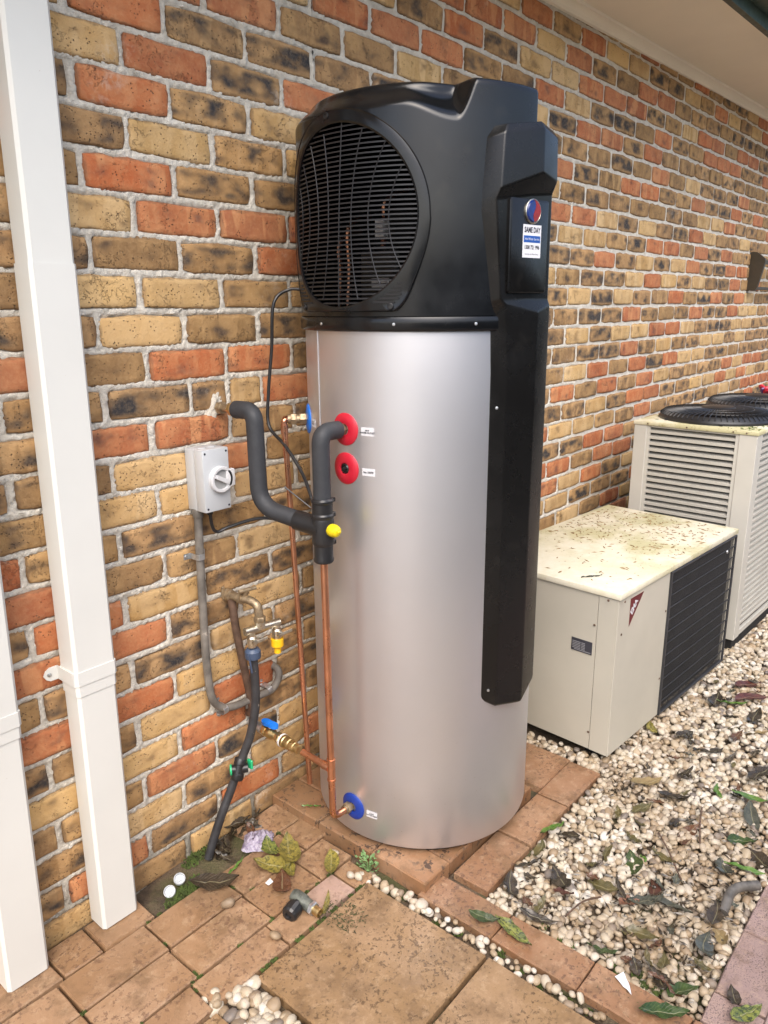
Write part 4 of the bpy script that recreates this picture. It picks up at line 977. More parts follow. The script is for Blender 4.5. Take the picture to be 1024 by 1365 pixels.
m_ = MB(); m_.lathe([(0.013, 0), (0.018, -0.001), (0.018, -0.022), (0.0165, -0.024), (0.010, -0.025), (0.010, -0.044), (0.006, -0.045)], (0.383, -0.126, 0.646), (0, 0, 1), 16); obj('yellow_cap', m_, M['amber'], ada)
hs = thing('garden_hose', 'dusty black garden hose hanging from the tap with a green capped joiner', 'hose', (0.25, -0.1, 0.03))
hp = spline([(0.304, -0.112, 0.618), (0.306, -0.112, 0.55), (0.306, -0.108, 0.46), (0.290, -0.098, 0.37), (0.268, -0.085, 0.305), (0.250, -0.080, 0.265), (0.226, -0.074, 0.21), (0.196, -0.068, 0.15), (0.165, -0.06, 0.075), (0.145, -0.056, 0.02)], 6)
m_ = MB(); m_.tube(hp, 0.0125, 16); obj('hose_tube', m_, M['hose'], hs)
m_ = MB(); m_.lathe([(0.0145, 0.0), (0.0215, 0.001), (0.0225, 0.004), (0.0225, 0.022), (0.0195, 0.026), (0.016, 0.030)], (0.304, -0.112, 0.610), (0, 0, 1), 20); m_.tube([(0.282, -0.122, 0.628), (0.287, -0.125, 0.575)], 0.0028, 8); obj('hose_connector', m_, M['navy'], hs)
hd = Vector((0.024, 0.006, 0.055)).normalized(); hcn = Vector((0.2535, -0.082, 0.27))
m_ = MB(); m_.lathe([(0.0155, -0.032), (0.018, -0.028), (0.018, -0.014), (0.0165, -0.012), (0.0165, 0.012), (0.018, 0.014), (0.018, 0.028), (0.0155, 0.032)], hcn, hd, 18); jx = Vector((0.80, -0.60, 0.02)).normalized(); m_.tube([hcn-jx*0.020, hcn+jx*0.026], 0.014, 16); jn = obj('hose_joiner', m_, M['gloss_black'], hs)
m_ = MB(); m_.lathe([(0.016, 0.0), (0.0165, 0.004), (0.012, 0.006), (0.010, 0.004), (0.001, 0.004)], hcn-jx*0.020, -jx, 18); obj('green_cap', m_, M['green'], jn)
m_ = MB(); m_.box(hcn.x+0.026, hcn.y-0.026, hcn.z-0.008, hcn.x+0.034, hcn.y-0.004, hcn.z+0.022, 0.003); obj('green_tab', m_, M['green'], jn)
# ------------------------------------------------------------------ small condenser unit
su = thing('air_conditioner', 'low cream outdoor unit with black coil guard and littered lid', 'air conditioner', (1.309, -0.740, 0.03), -0.063, 'outdoor cooling units on the gravel')
Lx, Wy, Hz = 1.012, 0.577, 0.606
Z0_ = 0.024
m_ = MB(); m_.box(0, 0.072, Z0_, 0.004, Wy, Z0_+0.575, 0.001); m_.box(0.0, Wy-0.004, Z0_, Lx, Wy, Z0_+0.575, 0.001); m_.box(Lx-0.004, 0.0, Z0_, Lx, Wy-0.004, Z0_+0.575, 0.001); obj('side_panel', m_, M['unitcream'], su, local=True)
m_ = MB(); m_.box(-0.001, -0.001, Z0_, 0.386, 0.0055, Z0_+0.575, 0.001); m_.box(-0.0012, 0.0056, Z0_, 0.004, 0.070, Z0_+0.575, 0.001); obj('corner_panel', m_, M['unitcream'], su, local=True)
m_ = MB(); m_.box(0.02, 0.02, Z0_+0.003, Lx-0.02, Wy-0.02, Z0_+0.02); obj('base_pan', m_, M['matte_black'], su, local=True)
for y in (0.06, Wy-0.12):
    m_ = MB(); m_.box(0.05, y, -0.02, Lx-0.05, y+0.05, Z0_+0.002); obj('foot_rail', m_, M['matte_black'], su, local=True)
m_ = MB(); m_.box(-0.007, -0.009, Z0_+0.5765, Lx+0.010, Wy+0.010, Z0_+0.598, 0.003, 2); obj('lid', m_, M['lid'], su, local=True)
m_ = MB(); m_.box(0.392, 0.012, Z0_+0.012, Lx-0.008, 0.03, Z0_+0.560); coil = obj('coil', m_, M['coil'], su, local=True)
fr = MB()
fr.box(0.387, -0.008, Z0_-0.004, 0.397, 0.010, Z0_+0.572, 0.002); fr.box(Lx-0.002, -0.008, Z0_-0.004, Lx+0.008, 0.010, Z0_+0.572, 0.002); fr.box(0.397, -0.007, Z0_+0.563, Lx-0.002, 0.009, Z0_+0.572, 0.002); fr.box(0.397, -0.007, Z0_-0.004, Lx-0.002, 0.009, Z0_+0.006, 0.002)
gf = obj('guard_frame', fr, M['wire'], su, local=True)
for i in range(11):
    z = Z0_+0.05+0.0475*i; m_ = MB(); m_.tube([(0.397, -0.004, z), (Lx-0.002, -0.004, z)], 0.0022, 6); obj('guard_wire', m_, M['wire'], gf, local=True)
for i in range(60):
    x = 0.407+0.0100*i; m_ = MB(); m_.tube([(x, -0.001, Z0_+0.004), (x, -0.001, Z0_+0.566)], 0.0011, 5); obj('guard_wire', m_, M['wire'], gf, local=True)
m_ = MB(); m_.lathe([(0.008, 0), (0.007, 0.003), (0.001, 0.004)], (Lx-0.09, -0.006, Z0_+0.52), (0, -1, 0), 12); obj('clip', m_, M['galv'], gf, local=True)
# rating plate on the end, maroon triangle on the front
m_ = MB(); m_.box(-0.0022, 0.083, 0.378, -0.0005, 0.161, 0.424); rp = obj('rating_plate', m_, M['plate'], su, local=True)
q = random.Random(3)
m_ = MB()
for i in range(5):
    z = 0.412-0.0058*i
    for (a_, b_) in ((0.087, 0.118), (0.121, 0.135)):
        m_.box(-0.0026, 0.161-(b_-0.083)-0.0, z-0.0016, -0.0023, 0.161-(a_-0.083), z+0.0016)
obj('print', m_, M['platetxt'], rp, local=True)
m_ = MB(); m_.box(-0.0026, 0.087, 0.382, -0.0023, 0.150, 0.385); obj('print', m_, M['platetxt'], rp, local=True)
tri = [(0.081, 0.574), (0.176, 0.574), (0.0815, 0.474)]
m_ = MB(); m_.loft([[(x, -0.0014, z+0.008) for x, z in tri], [(x, -0.0022, z+0.008) for x, z in tri]]); em = obj('emblem', m_, M['maroon'], su, local=True)
dvec = Vector((tri[1][0]-tri[2][0], 0, tri[1][1]-tri[2][1])).normalized()
text('print', 'EMA', 0.030, (0.1085, -0.0027, 0.546), dvec, (-dvec.z, 0, dvec.x), M['paper'], em, local=True, bold=0.0012, sx=0.95)
for (x, y, z) in ((0.012, -0.0145, 0.595), (-0.0145, 0.03, 0.595), (-0.002, 0.0795, 0.49), (-0.002, 0.075, 0.09), (0.03, -0.002, 0.47), (0.372, -0.002, 0.45), (0.372, -0.002, 0.18)):
    m_ = MB(); m_.lathe([(0.0045, 0), (0.004, 0.0015), (0.001, 0.002)], (x, y, z), (0, -1, 0) if y < 0.02 else (-1, 0, 0), 8); obj('screw', m_, M['oldpipe'], su, local=True)
# ------------------------------------------------------------------ large condenser with louvres
bu = thing('air_conditioner', 'tall beige louvred condenser with black fan guards on top', 'air conditioner', (2.5, -0.80, 0.03), -0.035, 'outdoor cooling units on the gravel')
BLx, BWy, BHz = 1.32, 0.545, 1.0
m_ = MB(); m_.box(0.03, 0.03, 0.06, BLx-0.03, BWy-0.03, BHz-0.03); obj('inner_core', m_, M['matte_black'], bu, local=True)
m_ = MB(); m_.box(-0.004, -0.004, BHz-0.014, BLx+0.004, BWy+0.004, BHz+0.004, 0.003, 2); obj('lid', m_, M['lid'], bu, local=True)
m_ = MB(); m_.box(0.01, 0.01, 0.0, BLx-0.01, BWy-0.01, 0.05); obj('base_skid', m_, M['matte_black'], bu, local=True)
def post(x0, y0, x1, y1): 
    m1 = MB(); m1.box(x0, y0, 0.05, x1, y1, BHz-0.0145, 0.002); obj('corner_post', m1, M['bigcream'], bu, local=True)
post(0, 0, 0.07, 0.075); post(0, BWy-0.06, 0.05, BWy); post(BLx-0.06, 0, BLx, 0.06); post(BLx-0.05, BWy-0.05, BLx, BWy); post(0.62, 0.0, 0.69, 0.03)
for bx_ in ((0.004, 0.0752, 0.0502, 0.02, 0.090, BHz-0.015), (0.004, BWy-0.075, 0.0502, 0.02, BWy-0.0602, BHz-0.015), (0.0045, 0.0902, 0.0502, 0.0195, BWy-0.0752, 0.075), (0.0045, 0.0902, BHz-0.022, 0.0195, BWy-0.0752, BHz-0.015)):
    m_ = MB(); m_.box(*bx_); obj('frame_rail', m_, M['bigcream'], bu, local=True)
lm = None
zl = BHz-0.036
while zl > 0.085:
    if lm is None:
        m_ = MB(); y0, y1 = 0.0903, BWy-0.0753
        m_.loft([[(0.005, y, 0.0), (0.006, y, -0.011), (0.0085, y, -0.0125), (0.028, y, 0.006), (0.028, y, 0.008), (0.008, y, -0.001)] for y in (y0, y1)]); o = obj('louvre', m_, M['bigcream'], bu, local=True, angle=50); lm = o.data
    else:
        o = bpy.data.objects.new('louvre', lm); COL.objects.link(o); o.parent = bu
    o.location = (0, 0, zl); zl -= 0.0285
lm2 = None
for (xa, xb_) in ((0.0705, 0.6195), (0.6905, BLx-0.0605)):
    zl = BHz-0.036
    while zl > 0.085:
        if lm2 is None:
            m_ = MB(); m_.loft([[(x, 0.005, 0.0), (x, 0.006, -0.011), (x, 0.0085, -0.0125), (x, 0.028, 0.006), (x, 0.028, 0.008), (x, 0.008, -0.001)] for x in (0.0, 0.779)]); o = obj('louvre', m_, M['bigcream'], bu, local=True, angle=50); lm2 = o.data
        else:
            o = bpy.data.objects.new('louvre', lm2); COL.objects.link(o); o.parent = bu
        o.location = (xa, 0, zl); o.scale = ((xb_-xa)/0.779, 1, 1); zl -= 0.0285
    for za, zb in ((0.0505, 0.073), (BHz-0.0215, BHz-0.0147)):
        m_ = MB(); m_.box(xa, 0.004, za, xb_, 0.02, zb); obj('frame_rail', m_, M['bigcream'], bu, local=True)
for i, cx in enumerate((0.30, 0.92)):
    m_ = MB(); cy = 0.275; zt = BHz+0.004
    m_.lathe([(0.262, 0.0), (0.262, 0.010), (0.250, 0.026), (0.236, 0.034), (0.222, 0.030), (0.215, 0.006)], (cx, cy, zt), (0, 0, 1), 56, capa=False, capb=False); fg = obj('fan_guard', m_, M['gloss_black'], bu, local=True)
    m_ = MB()
    for k in range(64):
        a_ = 2*pi*k/64; d = Vector((cos(a_), sin(a_), 0)); c_ = Vector((cx, cy, zt))
        m_.tube([c_+d*0.256+Vector((0, 0, 0.022)), c_+d*0.236+Vector((0, 0, 0.038)), c_+d*0.15+Vector((0, 0, 0.047)), c_+d*0.07+Vector((0, 0, 0.05))], 0.0024, 5)
    obj('guard_spokes', m_, M['gloss_black'], fg, local=True)
    m_ = MB()
    for rr, zr in ((0.20, 0.041), (0.155, 0.047), (0.11, 0.049)):
        m_.tube([(cx+rr*cos(2*pi*k/48), cy+rr*sin(2*pi*k/48), zt+zr) for k in range(49)], 0.0022, 5, caps=False)
    obj('guard_rings', m_, M['gloss_black'], fg, local=True)
    m_ = MB(); m_.lathe([(0.075, 0.046), (0.078, 0.051), (0.07, 0.056), (0.02, 0.058)], (cx, cy, zt), (0, 0, 1), 28); obj('motor_cap', m_, M['gloss_black'], fg, local=True)
    for k in range(6):
        a_ = 2*pi*k/6+0.4; m_ = MB(); m_.box(cx+0.262*cos(a_)-0.008, cy+0.262*sin(a_)-0.008, zt, cx+0.262*cos(a_)+0.008, cy+0.262*sin(a_)+0.008, zt+0.010, 0.002); obj('mounting_lug', m_, M['gloss_black'], fg, local=True)
    m_ = MB(); m_.lathe([(0.21, 0.005), (0.2, 0.0056)], (cx, cy, zt), (0, 0, 1), 40); obj('fan_well', m_, M['matte_black'], fg, local=True)
for (x, y) in ((0.02, 0.10), (0.02, 0.30), (0.02, 0.48), (0.02, 0.045)):
    m_ = MB(); m_.lathe([(0.004, 0), (0.003, 0.002), (0.001, 0.0025)], (-0.0042, y, BHz-0.006), (-1, 0, 0), 8); obj('screw', m_, M['oldpipe'], bu, local=True)
# red and purple wire bundle at the far end of the big condenser
m_ = MB(); q = random.Random(9)
c_ = Vector((3.74, -0.515, 1.045))
wb = thing('wire_bundle', 'small red and purple wire tangle standing beyond the far fan guard', 'wire', c_)
for mt, n in (('purplered', 6), ('purple', 4)):
    m_ = MB()
    for i in range(n):
        a_ = q.random()*6; m_.tube(spline([c_+Vector((q.uniform(-.04, .04), q.uniform(-.04, .04), q.uniform(0.0, .06))) for _ in range(5)], 5), 0.008, 6)
    obj('wire', m_, M[mt], wb)
# ------------------------------------------------------------------ wall bracket lamp far right
wl_ = thing('wall_bracket', 'dark bronze wedge-shaped bracket fixed to the brick wall at far right', 'bracket', (5.0, 0, 1.64))
def wedge(x, t_):
    return [[(xx, 0.004, 1.645), (xx, -0.055, 1.640), (xx, -0.067, 1.66), (xx, -0.104, 1.835), (xx, -0.098, 1.855), (xx, -0.045, 1.897), (xx, -0.015, 1.902), (xx, 0.004, 1.89)] for xx in (x, x+t_)]
m_ = MB(); m_.loft(wedge(4.945, 0.03)); obj('side_plate', m_, M['bronze'], wl_)
m_ = MB(); m_.loft(wedge(5.62, 0.03)); obj('side_plate', m_, M['bronze'], wl_)
m_ = MB(); m_.box(4.975, -0.064, 1.648, 5.62, -0.044, 1.668, 0.004); m_.box(4.975, -0.101, 1.818, 5.62, -0.078, 1.845, 0.004); obj('crossbar', m_, M['bronze'], wl_)

# ------------------------------------------------------------------ gravel
ICO = None
def ico():
    bm = bmesh.new(); bmesh.ops.create_icosphere(bm, subdivisions=2, radius=1)
    v = np.array([x.co[:] for x in bm.verts]); bm.verts.index_update(); f = np.array([[q.index for q in x.verts] for x in bm.faces]); bm.free(); return v, f
IV, IF = ico()
def pebbles(name, pts, parent=None):
    """pts: list of (x, y, z, r); squashed, lumpy, randomly turned stones"""
    V = []; F = []; Rn = []
    for i, (x, y, z, r_) in enumerate(pts):
        s = np.array([r_*nr.uniform(0.85, 1.35), r_*nr.uniform(0.75, 1.05), r_*nr.uniform(0.55, 0.85)])
        w = IV.copy(); ph = nr.uniform(0, 6, 3); w = w*(1+0.10*np.sin(w[:, [1, 2, 0]]*2.6+ph))
        w = np.sign(w)*np.abs(w)**nr.uniform(0.72, 1.08)*s
        a_, b_, c_ = nr.uniform(0, 2*pi), nr.normal(0, 0.35), nr.normal(0, 0.35)
        ca, sa = cos(a_), sin(a_); cb, sb = cos(b_), sin(b_); cc, sc = cos(c_), sin(c_)
        Rm = np.array([[ca, -sa, 0], [sa, ca, 0], [0, 0, 1]]) @ np.array([[1, 0, 0], [0, cb, -sb], [0, sb, cb]]) @ np.array([[cc, 0, sc], [0, 1, 0], [-sc, 0, cc]])
        V.append(w @ Rm.T + np.array([x, y, z])); F.append(IF+i*len(IV)); Rn.append(np.full(len(IF), nr.rand()))
    V = np.concatenate(V); F = np.concatenate(F); Rn = np.concatenate(Rn)
    me = bpy.data.meshes.new(name); me.vertices.add(len(V)); me.vertices.foreach_set('co', V.ravel())
    me.loops.add(F.size); me.loops.foreach_set('vertex_index', F.ravel().astype(np.int32)); me.polygons.add(len(F))
    me.polygons.foreach_set('loop_start', np.arange(0, F.size, 3, dtype=np.int32))
    me.polygons.foreach_set('use_smooth', np.ones(len(F), bool)); me.update(calc_edges=True)
    at = me.attributes.new('rnd', 'FLOAT', 'FACE'); at.data.foreach_set('value', Rn)
    me.materials.append(M['pebble']); o = bpy.data.objects.new(name, me); COL.objects.link(o); o['kind'] = 'stuff'
    if parent: o.parent = parent
    return o
def in_gravel(x, y):
    if y < -1.316 or y > -0.03: return False
    if x < 0.522: return False
    if y > -0.752 and x < 1.24: return False
    if x < 1.262 and y > -0.76: return False
    return True
pts = []
def fill(x0, x1, y0, y1, st, r0_, r1_):
    for lay in range(2):
        y = y0
        while y < y1:
            x = x0+(st/2 if int(y/st) % 2 else 0)
            while x < x1:
                px_, py_ = x+nr.uniform(-.45, .45)*st, y+nr.uniform(-.45, .45)*st
                if in_gravel(px_, py_) and (lay == 1 or nr.rand() < 0.7):
                    r_ = r0_+(r1_-r0_)*nr.rand()**1.6; edge = min(1, (px_-0.515)/0.03)
                    h = 0.006*sin(px_*9+2*py_)+0.004*sin(py_*17)
                    pts.append((px_, py_, (0.010 if lay == 0 else 0.0215)+h*edge+nr.uniform(-0.004, 0.005), r_))
                x += st
            y += st
fill(0.51, 1.5, -1.325, -0.70, 0.0185, 0.0070, 0.0155)
fill(1.5, 2.5, -1.325, -0.66, 0.0225, 0.0095, 0.0160)
fill(2.5, 4.4, -1.31, -0.70, 0.028, 0.012, 0.018)
fill(1.25, 1.34, -0.70, -0.15, 0.021, 0.0085, 0.0145)
tag(pebbles('gravel', pts), 'bed of cream and white river pebbles beside the border bricks', 'gravel', kind='stuff')
pts = []
for i in range(78):
    y = -0.44-0.72*i/78; x = 0.388+nr.uniform(-0.018, 0.018); r_ = nr.uniform(0.006, 0.0145)*(1.15 if y > -0.65 else 0.9)
    pts.append((x, y+nr.uniform(-.006, .006), 0.02+nr.uniform(-0.004, 0.006), r_))
for (x, y) in ((0.383, -0.334), (0.345, -0.43), (0.355, -0.45)): pts.append((x, y, 0.036, 0.0115))
for i in range(150):
    x, y = nr.uniform(-0.147, -0.045), nr.uniform(-0.80, -0.425)
    if x < -0.147+(-0.40-y)*0: continue
    pts.append((x, y, nr.uniform(0.012, 0.026), nr.uniform(0.010, 0.0185)))
for i in range(60):
    pts.append((nr.uniform(-0.145, -0.045), nr.uniform(-1.2, -0.8), nr.uniform(0.012, 0.026), nr.uniform(0.009, 0.016)))
tag(pebbles('joint_pebbles', pts), 'rounded white pebbles filling the joints between the paving slabs', 'pebbles', kind='stuff')
def pebble_thing(x, y, r_, label):
    o = pebbles('pebble', [(x, y, 0.03+r_*0.6, r_)]); del o['kind']; 
    c0 = Vector((x, y, 0.03)); 
    for v in o.data.vertices: v.co -= c0
    o.location = c0; return tag(o, label, 'pebble')
pebble_thing(0.059, -0.255, 0.017, 'cream flat pebble alone on the paver in front of the dark curled leaf')
pebble_thing(0.068, -0.43, 0.016, 'cream pebble lying beside the black end of the loose fitting')

# ------------------------------------------------------------------ leaves and litter
def leaf(label, x, y, ang, ln, wd, mat, z=None, curl=0.25, roll=0.0, pitch=0.0, group=None, seed=None, fold=0.25, shape=0.55):
    q = random.Random(seed if seed is not None else int(x*1000)+int(-y*7777))
    nx, ny = 10, 4; vv = []; ff = []; sa_, sb_ = q.uniform(0.7, 1.08), q.uniform(0.7, 1.08); tw = q.uniform(-0.5, 0.5)*(1 if group else 0.4); cu = q.uniform(-0.25, 0.25)*(1 if group else 0.3)
    for i in range(nx+1):
        s = i/nx; w = wd/2*(sin(pi*min(1, s**(0.5+0.55*shape)*1.0))**0.8)*q.uniform(0.93, 1.06)*(1 if 0 < i < nx else 0.02)+0.0004
        for j in range(ny+1):
            v = -1+2*j/ny
            tear = q.uniform(0.45, 0.8) if (group and abs(v) > 0.9 and 0 < i < nx and q.random() < 0.16) else 1.0
            vv.append(((s-0.5)*ln, v*w*(sa_ if v > 0 else sb_)*tear+cu*ln*(s-0.5)**2*1.6+0.02*ln*sin(s*5+q.random()*0.6), tw*(s-0.5)*v*w*1.6+curl*ln*((s-0.45)**2)*1.2+0.55*fold*w*abs(v)**1.3+q.uniform(-1, 1)*0.0022+0.0022*sin(s*17+v*3)))
    for i in range(nx):
        for j in range(ny):
            a_ = i*(ny+1)+j; ff.append((a_, a_+ny+1, a_+ny+2, a_+1))
    me = bpy.data.meshes.new('leaf'); me.from_pydata(vv, [], ff)
    me.polygons.foreach_set('use_smooth', [True]*len(me.polygons))
    uvl = me.uv_layers.new(name='uv')
    for l in me.loops:
        k = l.vertex_index; uvl.data[l.index].uv = ((k//(ny+1))/nx, (k % (ny+1))/ny)
    me.materials.append(L[mat]); o = bpy.data.objects.new('leaf', me); COL.objects.link(o)
    o.location = (x, y, (z if z is not None else (0.036 if (x < 0.52 or y < -1.318) else 0.040)))
    o.rotation_euler = (roll, pitch, ang)
    return tag(o, label, 'leaf', group)
def at2(x0, y0, x1, y1): return (x0+x1)/2, (y0+y1)/2, math.atan2(y1-y0, x1-x0), math.hypot(x1-x0, y1-y0)
x, y, a, l = at2(0.437, -0.762, 0.462, -0.838); leaf('dark green leaf lying end to end with the mottled leaf on the border brick', x, y, a, l*1.05, 0.036, 'dgreen', 0.040, 0.5, fold=0.3)
x, y, a, l = at2(0.470, -0.818, 0.446, -0.940); leaf('long mottled yellow-green leaf on the border brick', x, y, a, l, 0.045, 'speck', 0.040, 0.15, fold=0.2)
x, y, a, l = at2(0.826, -0.757, 0.905, -0.785); leaf('bright fresh green leaf against the border bricks near the heater', x, y, a, l*1.1, 0.034, 'green', 0.046, 0.1, roll=-0.35)
x, y, a, l = at2(0.373, -0.325, 0.299, -0.402); leaf('yellow-green curled leaf by the pink paver and a white pebble', x, y, a, l, 0.046, 'yellow', 0.040, 0.4)
leaf('large crumpled yellow leaf on top of the pile beside the plastic wrapper', 0.290, -0.240, 1.0, 0.125, 0.075, 'yellow', 0.046, 0.5, roll=0.18, fold=0.35, seed=3)
leaf('folded yellow leaf low in the pile beside the plastic wrapper', 0.228, -0.240, 2.2, 0.105, 0.065, 'yellow', 0.040, 0.6, roll=-0.1, fold=0.35, seed=5)
leaf('upright yellow leaf at the wall side of the leaf pile', 0.262, -0.188, 1.2, 0.085, 0.05, 'speck', 0.048, 0.5, roll=0.25, fold=0.4, seed=6)
leaf('yellow leaf strip hanging from the pile towards the brown leaf', 0.252, -0.285, -2.1, 0.10, 0.036, 'yellow', 0.044, 0.3, fold=0.3, seed=8)
leaf('glossy red-brown rounded leaf in front of the yellow leaf pile', 0.203, -0.308, 0.9, 0.085, 0.062, 'brown', 0.040, 0.25, fold=0.12, seed=9, shape=0.3)
leaf('big dark curled leaf on the paver edge near the bottle caps', 0.080, -0.172, -0.78, 0.135, 0.062, 'dark', 0.044, 0.5, roll=0.12, fold=0.3, seed=11)
leaf('green leaf stalk lying across the paver near the hose end', 0.157, -0.165, 0.35, 0.085, 0.010, 'green', 0.040, 0.1, fold=1.0, seed=13)
leaf('narrow yellow leaf between the pink paver and the big slab', 0.225, -0.455, 0.65, 0.085, 0.016, 'yellow', 0.040, 0.2, seed=14)
leaf('dark green leaf on the border brick nearest the bottom edge', 0.470, -1.255, -0.95, 0.11, 0.045, 'dgreen', 0.042, 0.45, fold=0.35, seed=15)
leaf('glossy dark leaf with pale blotches on the pink path brick', 0.585, -1.395, -0.5, 0.085, 0.045, 'speck', 0.042, 0.4, seed=16)
leaf('small dark leaf beside the blotched leaf on the pink path', 0.615, -1.36, 0.6, 0.05, 0.03, 'dark', 0.042, 0.4, seed=17)
leaf('narrow green sliver on the plinth beside the copper pipe', 0.455, -0.165, -0.9, 0.06, 0.007, 'green', 0.072, 0.1, seed=18)
# on the gravel, each singled out by look and neighbours
GL = [(0.881, -0.815, 1.9, .07, .042, 'dark', 'round dark leaf just behind the bright green leaf'),
      (0.769, -0.785, .2, .07, .035, 'olive', 'olive wet leaf hugging the border bricks below the bright green leaf'),
      (0.700, -0.79, -.5, .09, .022, 'dark', 'thin dark leaf near the border bricks'),
      (0.704, -0.884, 1.0, .085, .055, 'dark', 'broad ragged dark leaf in the middle of the white pebbles'),
      (0.596, -0.787, .7, .08, .04, 'dark', 'torn black leaf in the corner of the border bricks'),
      (0.746, -0.984, -1.5, .09, .045, 'olive', 'olive brown leaf standing out among pale pebbles'),
      (0.655, -0.916, -1.2, .055, .024, 'red', 'dark red leaf between the broad dark leaf and the border'),
      (0.890, -1.012, .6, .09, .06, 'dgreen', 'broad dark green leaf with a bright edge in mid gravel'),
      (0.925, -1.024, .8, .035, .02, 'green', 'small bright green tip beside the broad dark green leaf'),
      (0.753, -1.035, .9, .11, .026, 'dark', 'long dark strip leaf beside the orange leaf'),
      (0.736, -1.062, -.5, .065, .036, 'orange', 'pinkish orange leaf lying flat on the pebbles'),
      (0.577, -0.891, .1, .065, .022, 'olive', 'short green-brown leaf near the border brick joint'),
      (0.536, -0.905, -1.2, .10, .026, 'dark', 'long black leaf along the border bricks'),
      (0.882, -0.934, .2, .075, .022, 'olive', 'narrow olive leaf behind the broad dark green leaf'),
      (0.978, -0.973, 1.2, .06, .032, 'olive', 'small folded olive leaf farther back in the gravel'),
      (1.144, -1.051, -.6, .09, .028, 'dark', 'black leaf near the brown ragged leaf'),
      (1.108, -1.084, -.1, .12, .045, 'brown', 'large ragged brown leaf in mid gravel'),
      (0.957, -1.071, 1.3, .08, .03, 'olive', 'upright olive leaf left of the wet grey leaves'),
      (1.182, -1.218, -1.0, .085, .05, 'dgreen', 'dark green pointed leaf near the path'),
      (1.029, -1.215, .7, .075, .055, 'grey', 'shiny grey wet leaf close to the bent pipe'),
      (1.060, -1.258, -1.3, .105, .026, 'green', 'light green strip leaf close to the bent pipe'),
      (0.83, -1.095, .4, .08, .04, 'red', 'red-brown leaf above the pair of grey wet leaves'),
      (0.771, -1.10, -.7, .10, .045, 'grey', 'left one of two grey wet leaves in the front gravel'),
      (0.798, -1.154, -1.3, .10, .05, 'grey', 'right one of two grey wet leaves in the front gravel'),
      (0.844, -1.252, .2, .08, .04, 'dark', 'black rotten leaf by the elbow of the bent pipe'),
      (1.316, -1.208, .5, .12, .045, 'grey', 'grey-green leaf at the right edge beside the path'),
      (1.131, -1.28, .9, .09, .06, 'dark', 'dark leaf clump against the path edge'),
      (0.723, -1.258, .3, .09, .055, 'grey', 'broad grey leaf near the path brick joint'),
      (0.553, -1.266, -.6, .08, .045, 'dgreen', 'dark green leaf in the narrow corner of the gravel'),
      (0.559, -1.214, .8, .07, .05, 'dark', 'black leaf heap in the narrow corner of the gravel'),
      (0.548, -1.074, -1.2, .075, .03, 'dgreen', 'dark green leaf beside the border brick joint'),
      (0.662, -1.125, -1.3, .09, .035, 'olive', 'khaki leaf in front of the grey wet pair'),
      (0.779, -1.283, 1.0, .05, .04, 'tan', 'small tan leaf against the path edge'),
      (0.604, -1.206, .2, .06, .03, 'olive', 'mossy leaf in the front of the gravel'),
      (1.639, -0.893, -.4, .085, .045, 'dark', 'black oval leaf in front of the black coil guard'),
      (1.274, -0.89, -.5, .13, .045, 'tan', 'long tan leaf in front of the cream unit corner'),
      (1.249, -0.992, -1.0, .10, .05, 'dark', 'dark oval leaf in front of the long tan leaf'),
      (1.822, -1.078, -.8, .10, .03, 'tan', 'pale tan leaf far along the gravel'),
      (1.405, -1.175, -1.2, .11, .04, 'green', 'bright lime green leaf far along by the path'),
      (1.996, -0.952, -.9, .12, .03, 'green', 'thin lime leaf near the far condenser'),
      (1.977, -0.896, .2, .11, .06, 'dark', 'dark leaf in front of the far condenser'),
      (2.081, -0.988, -.5, .17, .05, 'red', 'long red-brown leaf near the far condenser'),
      (2.20, -0.95, -.5, .14, .05, 'red', 'red-brown leaf touching the far condenser skid'),
      (1.932, -1.049, .1, .13, .05, 'dark', 'black leaf behind the pale tan leaf'),
      (1.596, -0.997, -.8, .09, .04, 'dark', 'dark folded leaf half way along the gravel'),
      (1.383, -1.083, .5, .085, .018, 'green', 'thin green blade half way along the gravel'),
      (1.401, -0.973, -.3, .08, .035, 'dark', 'small dark leaf half way along the gravel'),
      (1.131, -0.935, -.3, .09, .04, 'olive', 'brown-green leaf in front of the border end'),
      (1.561, -1.166, -.2, .14, .06, 'dark', 'wide black leaf close to the path far along'),
      (1.617, -0.772, .9, .07, .04, 'yellow', 'yellow leaf tucked under the cream unit'),
      (1.74, -1.036, .0, .10, .03, 'brown', 'brown leaf beside the pale tan leaf')]
for i, (x, y, a, l, w, mt, lab) in enumerate(GL):
    leaf(lab, x, y, a, l, w, mt, rng.uniform(0.033, 0.043), rng.uniform(0.05, 0.5), rng.uniform(-0.35, 0.35), rng.uniform(-0.2, 0.2), 'leaves fallen on the gravel', seed=100+i, fold=rng.uniform(0.1, 0.6))
for i in range(56):
    x = 0.54+1.76*rng.random()**1.4; y = rng.uniform(-1.29, -0.78)
    if x < 1.2 and y > -0.80: y -= 0.1
    leaf('small wet dead leaf scrap among the pebbles', x, y, rng.uniform(0, 6.3), rng.uniform(0.03, 0.055), rng.uniform(0.012, 0.028), rng.choice(['dark', 'dark', 'brown', 'olive', 'grey']), 0.041, rng.uniform(0, 0.6), rng.uniform(-0.4, 0.4), rng.uniform(-0.3, 0.3), 'small leaf scraps in the gravel', seed=300+i, fold=rng.uniform(0, 0.6))
